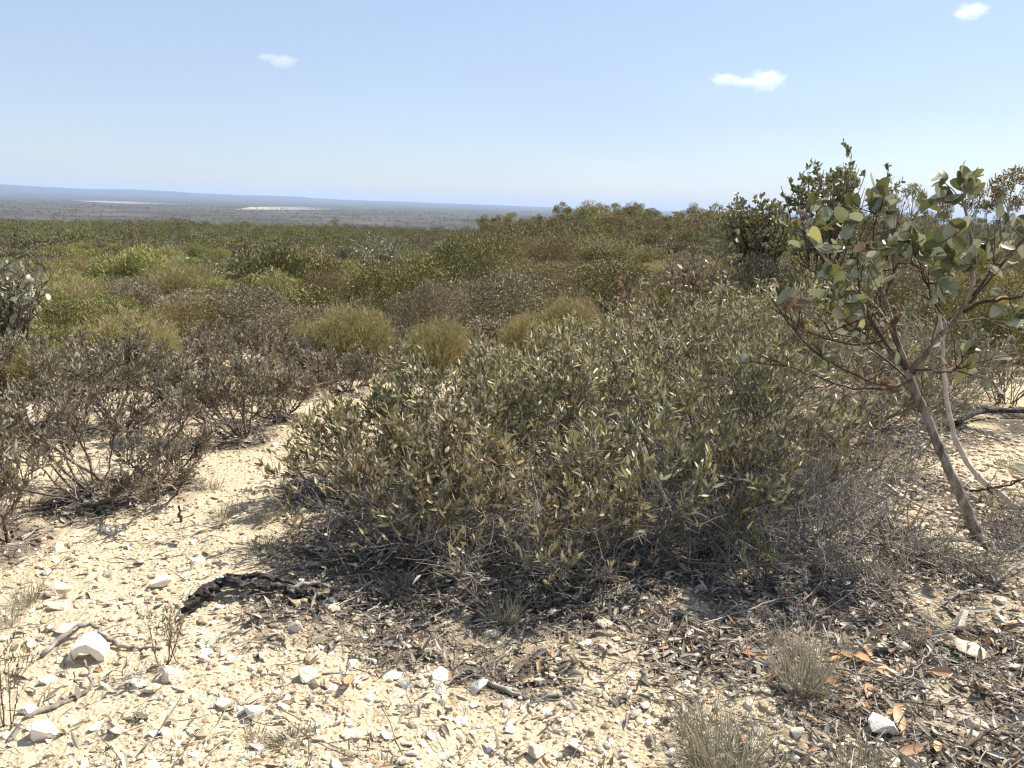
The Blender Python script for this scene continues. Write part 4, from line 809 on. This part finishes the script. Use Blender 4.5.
def gravel():
    r = np.random.default_rng(43); n = 34000
    px = r.uniform(-60, 1080, n); a = np.radians(r.uniform(-38, 38, n)); rr = 1.9+7*r.random(n)**1.3
    x, y = rr*np.sin(a), rr*np.cos(a); l = litter(x, y); keep = (r.random(n) > l*.45) & (fbm(x*1.3, y*1.3, 91, 3)+r.normal(0, .3, n) > -.18); x, y = x[keep], y[keep]; n = len(x)
    c = ground_at(965, 455); d = ground_at(905, 505); e = ground_at(1000, 560); sx = np.concatenate([r.normal(q[0], w, m) for q, w, m in ((c, .75, 2600), (d, .3, 500), (e, .4, 500))]); sy = np.concatenate([r.normal(q[1], w, m) for q, w, m in ((c, .8, 2600), (d, .3, 500), (e, .3, 500))])
    big = np.concatenate([np.ones(n), np.full(len(sx), 1.9)]); x = np.concatenate([x, sx]); y = np.concatenate([y, sy]); n = len(x)
    bm = bmesh.new(); bmesh.ops.create_icosphere(bm, subdivisions=1, radius=1); V = np.array([v.co[:] for v in bm.verts]); F = np.array([[v.index for v in f.verts] for f in bm.faces]); bm.free()
    s = np.clip(r.lognormal(-5.25, .55, n)*big, .0022, .024)
    sc = s[:, None, None]*np.stack([r.uniform(.8, 1.3, n), r.uniform(.7, 1.1, n), r.uniform(.45, .8, n)], 1)[:, None, :]
    P = V[None]*r.uniform(.72, 1.25, (n, 12, 1))*sc; th = r.uniform(0, 6.28, n)
    X = P[:, :, 0]*np.cos(th)[:, None]-P[:, :, 1]*np.sin(th)[:, None]; Y = P[:, :, 0]*np.sin(th)[:, None]+P[:, :, 1]*np.cos(th)[:, None]
    Q = np.stack([X+x[:, None], Y+y[:, None], P[:, :, 2]+(H(x, y)+s*.25)[:, None]], -1)
    acc = Acc(); acc.add(Q, [(F[None]+(np.arange(n)*12)[:, None, None]).reshape(-1, 3)])
    # angular chips of the same stone
    n = 5600; a = np.radians(r.uniform(-38, 40, n)); rr = 1.9+6*r.random(n)**1.25; x, y = rr*np.sin(a), rr*np.cos(a)
    keep = (r.random(n) > litter(x, y)*.35) & (fbm(x*1.1, y*1.1, 95, 3)+r.normal(0, .25, n) > -.12); x, y = x[keep], y[keep]
    for q in range(8):
        bm = bmesh.new(); bm.from_mesh(RM[q]); bmesh.ops.triangulate(bm, faces=bm.faces); V = np.array([v.co[:] for v in bm.verts]); F = np.array([[v.index for v in f.verts] for f in bm.faces]); bm.free()
        xs, ys = x[q::8], y[q::8]; m = len(xs); sz = np.clip(r.lognormal(-4.4, .45, m), .006, .027); P = V[None]*(sz[:, None, None]*np.stack([r.uniform(.8, 1.3, m), r.uniform(.7, 1.1, m), r.uniform(.5, 1, m)], 1)[:, None, :]); th = r.uniform(0, 6.28, m)[:, None]; tl = r.normal(0, .35, m)[:, None]
        X = P[:, :, 0]*np.cos(th)-P[:, :, 1]*np.sin(th); Y = P[:, :, 0]*np.sin(th)+P[:, :, 1]*np.cos(th); Z = P[:, :, 2]+X*tl
        acc.add(np.stack([X+xs[:, None], Y+ys[:, None], Z+(H(xs, ys)+sz*.15)[:, None]], -1), [(F[None]+(np.arange(m)*len(V))[:, None, None]).reshape(-1, 3)], 1)
    tag(obj('gravel', acc.mesh('gravel', [M['gravel'], M['quartz']], False)), kind='stuff')
gravel()

# the white arched stone at left
def arched_stone():
    p = ground_at(88, 657); bm = bmesh.new(); r = np.random.default_rng(8); n = 9
    for i in range(n):
        t = math.pi*(i/(n-1)); w = .028+.01*math.sin(t)
        for (a, b) in ((1, 1), (1, -1), (.62, -1), (.62, 1)):
            bm.verts.new(((-math.cos(t))*.062*a+r.normal(0, .003), b*w+r.normal(0, .003), max(-.01, math.sin(t)*.08*a)-.004))
    bm.verts.ensure_lookup_table(); v = bm.verts
    for i in range(n-1):
        for k in range(4): bm.faces.new((v[i*4+k], v[i*4+(k+1) % 4], v[i*4+4+(k+1) % 4], v[i*4+4+k]))
    bm.faces.new([v[k] for k in (3, 2, 1, 0)]); bm.faces.new([v[4*(n-1)+k] for k in range(4)]); bmesh.ops.recalc_face_normals(bm, faces=bm.faces)
    me = bpy.data.meshes.new('arched_stone'); bm.to_mesh(me); bm.free(); me.materials.append(M['quartz'])
    o = obj('stone', me); o.location = p; o.rotation_euler = (.1, .15, .25); tag(o, 'white arched stone with a hollow underneath on the sand', 'stone')
arched_stone()

# ================================================================== litter
def leaf_litter():
    r = np.random.default_rng(47); n = 60000; a = np.radians(r.uniform(-38, 40, n)); rr = 1.9+5.2*r.random(n)**1.1
    x, y = rr*np.sin(a), rr*np.cos(a); l = litter(x, y); keep = r.random(n) < np.maximum(l**.8, .09); x, y = x[keep], y[keep]; n = len(x)
    z = H(x, y)+r.uniform(.002, .016, n); D = r.normal(size=(n, 3)); D[:, 2] *= .3; L = .014+.06*r.random(n)**1.6; acc = Acc()
    Nn = r.normal(0, .5, (n, 3))+np.array([0, 0, 1])
    add_leaves(acc, np.stack([x, y, z], 1), D, L, L*r.uniform(.15, .34, n), LANCE, .4, .3, 0, r, Nn)
    tag(obj('leaf_litter', acc.mesh('leaf_litter', [M['dead_leaf']], False)), kind='stuff')
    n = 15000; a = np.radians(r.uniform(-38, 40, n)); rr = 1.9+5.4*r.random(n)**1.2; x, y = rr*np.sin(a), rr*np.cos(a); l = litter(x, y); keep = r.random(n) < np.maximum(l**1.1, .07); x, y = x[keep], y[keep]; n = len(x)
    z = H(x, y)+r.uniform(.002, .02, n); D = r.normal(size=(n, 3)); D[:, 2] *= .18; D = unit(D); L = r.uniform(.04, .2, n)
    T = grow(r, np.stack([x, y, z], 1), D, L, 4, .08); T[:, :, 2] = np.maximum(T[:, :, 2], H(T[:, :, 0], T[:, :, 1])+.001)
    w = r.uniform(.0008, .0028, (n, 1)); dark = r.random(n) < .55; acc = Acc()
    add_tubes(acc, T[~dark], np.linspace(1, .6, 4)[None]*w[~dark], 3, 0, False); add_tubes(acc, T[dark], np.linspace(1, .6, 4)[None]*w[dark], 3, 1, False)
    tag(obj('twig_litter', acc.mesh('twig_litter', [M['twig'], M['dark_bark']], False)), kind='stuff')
leaf_litter()

# ================================================================== sticks and logs
def stick(px, r0, r1, mat, label, cat='stick', name='fallen_stick', lift=.6, group=None, k=6, seg=14, twigs=2, knots=0, wob_=.002):
    P = []
    for q in px:
        g = ground_at(q[0], q[1]); g = g+np.array([0, 0, r0*lift+(q[2] if len(q) > 2 else 0)]); P.append(g)
    b = np.array(P[0]); r = np.random.default_rng(int(abs(px[0][0]*13+px[0][1]))); a = Acc(); Q = poly_tube(a, [p-b for p in P], r0*.78, r1*.7, k, seg, wob_*1.8, 0, r, knots)
    for _ in range(twigs):
        i = int(r.integers(3, seg-2)); d = unit(Q[i+1]-Q[i]+r.normal(0, .9, 3)*np.linalg.norm(Q[i+1]-Q[i])); d[2] = abs(d[2])*.5; L = r.uniform(.05, .12)
        poly_tube(a, [Q[i], Q[i]+d*L*.5, Q[i]+d*L], r1*.7, r1*.35, 4, 6, .002, 0, r)
    o = obj(name, a.mesh(name, [M[mat]])); o.location = b; tag(o, label, cat, group); return o
def charred_log():
    e = empty('charred_log', ground_at(262, 596)); b = np.array(e.location); tag(e, 'charred black log with a burnt knob lying at the edge of the sand', 'log'); r = np.random.default_rng(3)
    def G(px, py, z): return ground_at(px, py)+np.array([0, 0, z])-b
    def burnt(name, pts, r0, r1, seg, flat):
        a = Acc(); Q = poly_tube(a, pts, r0, r1, 14, seg, .007, 0, r, 0); V = a.v[0]; n = len(V)
        ring = np.repeat(np.arange(seg), 14)[:n]; c = Q[np.minimum(ring, seg-1)]; dv = V-c
        th = np.arctan2(dv[:, 2], dv[:, 0]+dv[:, 1]); groove = .16*np.sin(th*5+ring*.12)+.13*np.sin(th*9-ring*.17)+r.normal(0, .05, n)+.07*np.sin(ring*.6+th*2)+np.where((ring % 7 == 0), -.12, 0)
        V2 = c+dv*(1+groove)[:, None]*np.array([1, 1, flat]); a.v[0] = V2
        obj(name, a.mesh(name, [M['char']], False), e)
    burnt('trunk', [G(206, 602, .02), G(214, 597, .055), G(228, 594, .06), G(246, 597, .05), G(270, 595, .045), G(300, 600, .03), G(345, 600, .008)], .024, .009, 48, .85)
    burnt('stump_end', [G(188, 613, -.005), G(193, 611, .03), G(201, 605, .05), G(213, 598, .055)], .026, .02, 16, 1.0)
    burnt('splinter', [G(222, 590, .045), G(255, 588, .06), G(290, 591, .045), G(318, 594, .03)], .016, .008, 24, .8)
    a = Acc(); poly_tube(a, [G(290, 598, .04), G(315, 592, .05), G(340, 594, .02)], .012, .005, 6, 10, .004, 0, r); obj('branch', a.mesh('charred_branch', [M['grey_wood']]), e)
charred_log()
stick([(25, 719), (60, 706), (88, 694), (94, 686, .02), (86, 675, .05)], .011, .006, 'grey_wood', 'grey forked stick with an upturned dark end on the sand at left', knots=1, seg=20)
stick([(42, 658), (75, 636, .03), (95, 634, .04), (105, 644, .02), (125, 651), (162, 649)], .012, .006, 'grey_wood', 'crooked grey fallen branch running behind the white arched stone', 'fallen branch', 'fallen_branch', twigs=4, seg=24, knots=1)
stick([(480, 680), (497, 692, .01), (531, 700), (562, 697)], .012, .009, 'grey_wood', 'grey curved stick at the boundary of sand and dark litter', knots=1)
stick([(322, 675), (345, 672), (376, 668), (394, 660)], .005, .003, 'grey_wood', 'thin dark stick beside the red brown leaf')
stick([(828, 670, .02), (868, 685, .02), (912, 687, .01)], .006, .004, 'grey_wood', 'thin stick crossing the orange leaves')
stick([(952, 687, .02), (982, 702, .03), (1026, 720, .02)], .006, .004, 'dark_bark', 'dark stick slanting toward the lower right edge')
stick([(960, 752, .01), (992, 739, .02), (1022, 739, .01)], .010, .007, 'dark_bark', 'thick curved dark stick at the lower right corner')
stick([(944, 605, .02), (972, 595, .02), (992, 598, .02)], .009, .006, 'grey_wood', 'pale stick lying under the mallee trunk')
stick([(990, 592, .01), (1005, 582, .04), (1028, 568, .05)], .010, .006, 'grey_wood', 'pale stick leaning up toward the right edge')
stick([(883, 489, .03), (905, 504, .02), (935, 516, .01), (948, 519, .01)], .014, .009, 'pale_bark', 'whitish fallen stick left of the mallee foot')
stick([(955, 428, .02), (972, 421, .05), (990, 418, .06), (1030, 418, .05), (1060, 421, .03)], .030, .034, 'char', 'charred black branch lying on pale stones at the right edge', 'fallen branch', 'fallen_branch', k=9, seg=22, knots=1, twigs=3)
stick([(880, 668, .01), (905, 690, .03), (930, 662, .05)], .004, .002, 'twig', 'thin bent twig propped in the leaf litter', 'twig', 'dry_twig')
stick([(960, 660, .02), (975, 690, .03), (1000, 706, .02)], .005, .003, 'dark_bark', 'slender dark twig running down from the two toned stone', 'twig', 'dry_twig')
stick([(870, 700, .01), (930, 712, .02), (985, 708, .02)], .005, .003, 'dark_bark', 'slender dark twig under the largest stone group at lower right', 'twig', 'dry_twig')
stick([(700, 628, .01), (760, 612, .03), (800, 605, .05)], .005, .003, 'twig', 'grey twig in the deep shade left of the tall grass tuft', 'twig', 'dry_twig')
stick([(180, 522, -.01), (179.5, 521.5, .03), (180, 521, .075)], .010, .007, 'char', 'short charred stub standing upright on the sand', 'stub', 'charred_stub', twigs=0, seg=8)
stick([(115, 540, .0), (150, 548, .02), (165, 540, .03)], .004, .002, 'twig', 'thin dry twig on the sand below the curved dark stems', 'twig', 'dry_twig')
# large single dead leaves
def dead_leaf(px, py, L, mat, label, group=None):
    p = ground_at(px, py); r = np.random.default_rng(int(px*7+py)); a = Acc(); d = r.normal(size=3); d[2] = .12
    add_leaves(a, np.zeros((1, 3)), unit(d)[None], L, L*r.uniform(.28, .42), OVAL, .4, .45, 0, r, np.array([[r.normal(0, .3), r.normal(0, .3)-.3, 1]]))
    o = obj('dead_leaf', a.mesh('dead_leaf', [M[mat]])); o.location = p+np.array([0, 0, .014]); tag(o, label, 'leaf', group)
dead_leaf(352, 679, .085, 'rust_leaf', 'long red brown leaf on the sand beside a thin stick')
for px, py in ((838, 652), (846, 646), (852, 655), (832, 664), (876, 671), (866, 688), (905, 668), (842, 676), (800, 718), (864, 703), (916, 665), (955, 676), (900, 758), (988, 690), (745, 655), (762, 630), (690, 655), (928, 700), (1000, 628), (858, 648), (848, 662), (870, 660), (826, 655), (895, 680), (885, 655), (838, 690), (940, 745), (905, 735)):
    dead_leaf(px+rk.uniform(-4, 4), py, rk.uniform(.06, .10), 'rust_leaf', 'curled orange brown leaf fallen in the litter at lower right', 'orange brown fallen leaves')

# ================================================================== grass tufts, small plants
def tuft(px, py, h, n, spread, label, name='grass_tuft', cat='grass tuft', lean=.5, w=.0023):
    if name == 'grass_tuft': n = int(n*.9)
    p = ground_at(px, py); r = np.random.default_rng(int(px*3+py*5)); th = r.uniform(0, 6.28, n); rr = np.sqrt(r.random(n))*spread
    P = np.stack([rr*np.cos(th), rr*np.sin(th), np.full(n, -.01)], 1); D = np.stack([np.cos(th)*lean*r.uniform(.2, 1.2, n), np.sin(th)*lean*r.uniform(.1, 1.2, n), np.ones(n)], 1)+r.normal(0, .2, (n, 3))
    a = Acc(); add_blades(a, P, D, h*r.uniform(.35, 1.05, n), w*r.uniform(.6, 1.2, n), .5, r); P[:, :2] *= .8
    b = Acc(); add_blades(b, P[:n//3], D[:n//3]+r.normal(0, .5, (n//3, 3)), h*r.uniform(.2, .6, n//3), w, .5, r)
    e = empty(name, p); tag(e, label, cat); obj('blade', a.mesh('tuft_blade', [M['grass']], False), e); obj('dead_thatch', b.mesh('tuft_thatch', [M['twig']], False), e)
tuft(802, 692, .30, 320, .06, 'tall dry grass tuft beside the orange leaves')
tuft(725, 772, .27, 420, .09, 'wide grey green grass tuft at the bottom edge')
tuft(505, 622, .16, 160, .05, 'green grass tuft in the shade under the front of the thicket')
tuft(860, 776, .16, 120, .06, 'low grass tuft at the bottom edge beside the largest stone')
tuft(396, 592, .12, 140, .06, 'dark short grass tuft at the thicket edge right of the log')
tuft(262, 522, .14, 130, .05, 'dry grass tuft on the sand left of the thicket')
tuft(222, 518, .13, 110, .05, 'dry grass tuft beside the charred stub')
tuft(238, 512, .11, 80, .04, 'small dry grass tuft between two others on the sand')
tuft(262, 552, .10, 150, .07, 'dark low grass tuft shaded at the thicket edge')
tuft(28, 604, .13, 130, .05, 'dry grass tuft near the left edge on open sand')
tuft(4, 625, .12, 100, .05, 'grass tuft cut by the left edge')
tuft(212, 490, .13, 80, .04, 'thin grass tuft near the low sprawling shrub')
tuft(140, 718, .035, 130, .022, 'tiny dark cushion plant on the sand', 'cushion_plant', 'plant', .9)
tuft(345, 757, .04, 90, .025, 'tiny cushion plant near the bottom edge', 'cushion_plant', 'plant', .9)
tuft(384, 762, .04, 100, .025, 'tiny green cushion plant right of the other at the bottom edge', 'cushion_plant', 'plant', .9)
tuft(290, 742, .055, 260, .05, 'grey dead cushion plant below the large white stone', 'cushion_plant', 'plant', 1.2)
tuft(258, 737, .045, 110, .025, 'yellowish cushion plant left of the grey dead one', 'cushion_plant', 'plant', .9)
tuft(985, 575, .16, 160, .1, 'green low tuft at the foot of the mallee')
tuft(925, 560, .15, 200, .1, 'brownish low tuft under the whitish fallen stick')
tuft(880, 575, .13, 180, .09, 'brownish low tuft beside the right end of the thicket')
tuft(1010, 470, .14, 120, .06, 'dry tuft among stones behind the pale side stem')
tuft(910, 640, .12, 100, .05, 'dark grass tuft between tall tuft and shadowed block')
tuft(690, 735, .14, 120, .05, 'thin grey grass tuft left of the wide one')
def sapling(px, py, h, label, seed, leaf='heath_leaf'):
    p = ground_at(px, py); parts = open_shrub(seed, h, h*.32, stems=5, sec=4, tw=3, lp=5, leafL=.02, leafW=.005, leaf=leaf, bark='dark_bark', dead=0, sr=.0028, low=.5, up=.9)
    thing_from('sapling', parts, p, 0, 1, label, 'plant')
sapling(165, 668, .22, 'dry sapling standing on sand by the grey fallen branch', 801, 'grey_heath_leaf')
sapling(3, 728, .26, 'thin sapling at the left edge of the sand', 802, 'grey_heath_leaf')
sapling(765, 585, .22, 'small bright green seedling under the right front of the thicket', 803)
sapling(1000, 540, .3, 'dull green seedling right of the mallee foot', 805)

# ================================================================== clouds
def cloud_mat():
    m, nt, N, L = new_mat('cloud_vapour'); tc = N.new('ShaderNodeTexCoord')
    n = noise(N, L, 2.2, 5, .6, tc.outputs['Object']); ln = N.new('ShaderNodeVectorMath'); ln.operation = 'LENGTH'; L.new(tc.outputs['Object'], ln.inputs[0])
    a = N.new('ShaderNodeMath'); a.operation = 'SUBTRACT'; L.new(n.outputs[0], a.inputs[0])
    b = N.new('ShaderNodeMath'); b.operation = 'MULTIPLY'; b.inputs[1].default_value = .62; L.new(ln.outputs['Value'], b.inputs[0]); L.new(b.outputs[0], a.inputs[1])
    c = N.new('ShaderNodeMapRange'); c.inputs[1].default_value = -.02; c.inputs[2].default_value = .25; c.inputs[4].default_value = .0065; L.new(a.outputs[0], c.inputs[0])
    v = N.new('ShaderNodeVolumePrincipled'); v.inputs['Color'].default_value = (1, 1, 1, 1); v.inputs['Anisotropy'].default_value = .4; L.new(c.outputs[0], v.inputs['Density'])
    o = N.new('ShaderNodeOutputMaterial'); L.new(v.outputs[0], o.inputs['Volume']); return m
CM = cloud_mat()
def cloud(puffs, label):
    D = 4000.0; d0 = pdir(*puffs[0][:2]); c0 = EYE+d0*D; e = empty('cloud', c0); tag(e, label, 'cloud')
    for px, py, w, h in puffs:
        c = EYE+pdir(px, py)*D; bm = bmesh.new(); bmesh.ops.create_icosphere(bm, subdivisions=3, radius=1.0)
        me = bpy.data.meshes.new('puff'); bm.to_mesh(me); bm.free(); me.materials.append(CM)
        o = obj('puff', me, e); o.location = Vector(c-c0); o.scale = (w/FPX*D*.5, w/FPX*D*.4, h/FPX*D*.5); o.rotation_euler = (0, 0, -math.atan2(c[0], c[1]))
cloud([(282, 61, 34, 16), (266, 57, 22, 10)], 'small white cloud high on the left side of the sky')
cloud([(766, 80, 42, 25), (724, 79, 34, 15), (744, 82, 34, 11)], 'white double puffed cloud above the big dark bush')
cloud([(971, 11, 32, 18), (962, 14, 18, 9)], 'small white cloud touching the top edge at right')

# ================================================================== haze
def haze():
    bm = bmesh.new(); bmesh.ops.create_cube(bm, size=1); me = bpy.data.meshes.new('haze'); bm.to_mesh(me); bm.free()
    m, nt, N, L = new_mat('haze_air'); v = N.new('ShaderNodeVolumePrincipled'); v.inputs['Color'].default_value = (.56, .71, 1, 1); v.inputs['Density'].default_value = HAZE
    o = N.new('ShaderNodeOutputMaterial'); L.new(v.outputs[0], o.inputs['Volume']); me.materials.append(m)
    ob = obj('haze', me); z0, z1 = -66, 160; ob.scale = (49400, 49400, z1-z0); ob.location = (0, 0, (z0+z1)/2); tag(ob, kind='stuff')
HAZE = 5.5e-5
haze()

# ================================================================== light, sky, render settings
SUN_EL = R_(49); SUN_AZ = R_(54)     # azimuth clockwise from +y (the view direction)
sd = Vector((math.sin(SUN_AZ)*math.cos(SUN_EL), math.cos(SUN_AZ)*math.cos(SUN_EL), math.sin(SUN_EL)))
sl = bpy.data.lights.new('sun', 'SUN'); sl.energy = 5.0; sl.angle = R_(.53); sl.color = (1, .94, .83)
so = bpy.data.objects.new('sun', sl); COL.objects.link(so); so.rotation_euler = (-sd).to_track_quat('-Z', 'Y').to_euler()
w = bpy.data.worlds.new('World'); scn.world = w; w.use_nodes = True; nt = w.node_tree
for n in list(nt.nodes): nt.nodes.remove(n)
sk = nt.nodes.new('ShaderNodeTexSky'); sk.sky_type = 'NISHITA'; sk.sun_disc = False; sk.sun_elevation = SUN_EL; sk.sun_rotation = SUN_AZ
sk.altitude = 200; sk.air_density = 1.0; sk.dust_density = .6; sk.ozone_density = 1.5
bg = nt.nodes.new('ShaderNodeBackground'); bg.inputs['Strength'].default_value = .082
wo = nt.nodes.new('ShaderNodeOutputWorld'); mxs = nt.nodes.new('ShaderNodeMix'); mxs.data_type = 'RGBA'; mxs.inputs[0].default_value = .54; mxs.inputs[7].default_value = (3.75, 4.58, 6.2, 1)   # flat colour painted over the sky to even it out, streaked like thin haze
wt = nt.nodes.new('ShaderNodeTexCoord'); wm = nt.nodes.new('ShaderNodeMapping'); wm.inputs['Scale'].default_value = (1.2, 1.2, 4.5); wm.inputs['Rotation'].default_value = (0, .12, .4)
wn = noise(nt.nodes, nt.links, 1.6, 5, .5, wm.outputs[0]); nt.links.new(wt.outputs['Generated'], wm.inputs['Vector'])
wr = nt.nodes.new('ShaderNodeMapRange'); wr.inputs[1].default_value = .3; wr.inputs[2].default_value = .7; wr.inputs[3].default_value = .4; wr.inputs[4].default_value = .66
nt.links.new(wn.outputs[0], wr.inputs[0]); nt.links.new(wr.outputs[0], mxs.inputs[0])
nt.links.new(sk.outputs[0], mxs.inputs[6]); nt.links.new(mxs.outputs[2], bg.inputs[0]); nt.links.new(bg.outputs[0], wo.inputs[0])
vs = scn.view_settings; scn.display_settings.display_device = 'sRGB'; vs.view_transform = 'Standard'; vs.look = 'None'; vs.exposure = .88; vs.gamma = 1; vs.use_curve_mapping = False
scn.render.engine = 'CYCLES'; cy = scn.cycles
cy.use_denoising = True; cy.denoiser = 'OPENIMAGEDENOISE'; cy.denoising_input_passes = 'RGB_ALBEDO_NORMAL'; cy.denoising_prefilter = 'ACCURATE'; cy.max_bounces = 9; cy.diffuse_bounces = 3; cy.glossy_bounces = 2; cy.transmission_bounces = 4; cy.volume_bounces = 8; cy.transparent_max_bounces = 4
cy.use_adaptive_sampling = False; cy.sample_clamp_indirect = 4; cy.pixel_filter_type = 'BLACKMAN_HARRIS'; cy.filter_width = 1.3
cy.volume_step_rate = 1; cy.volume_max_steps = 64
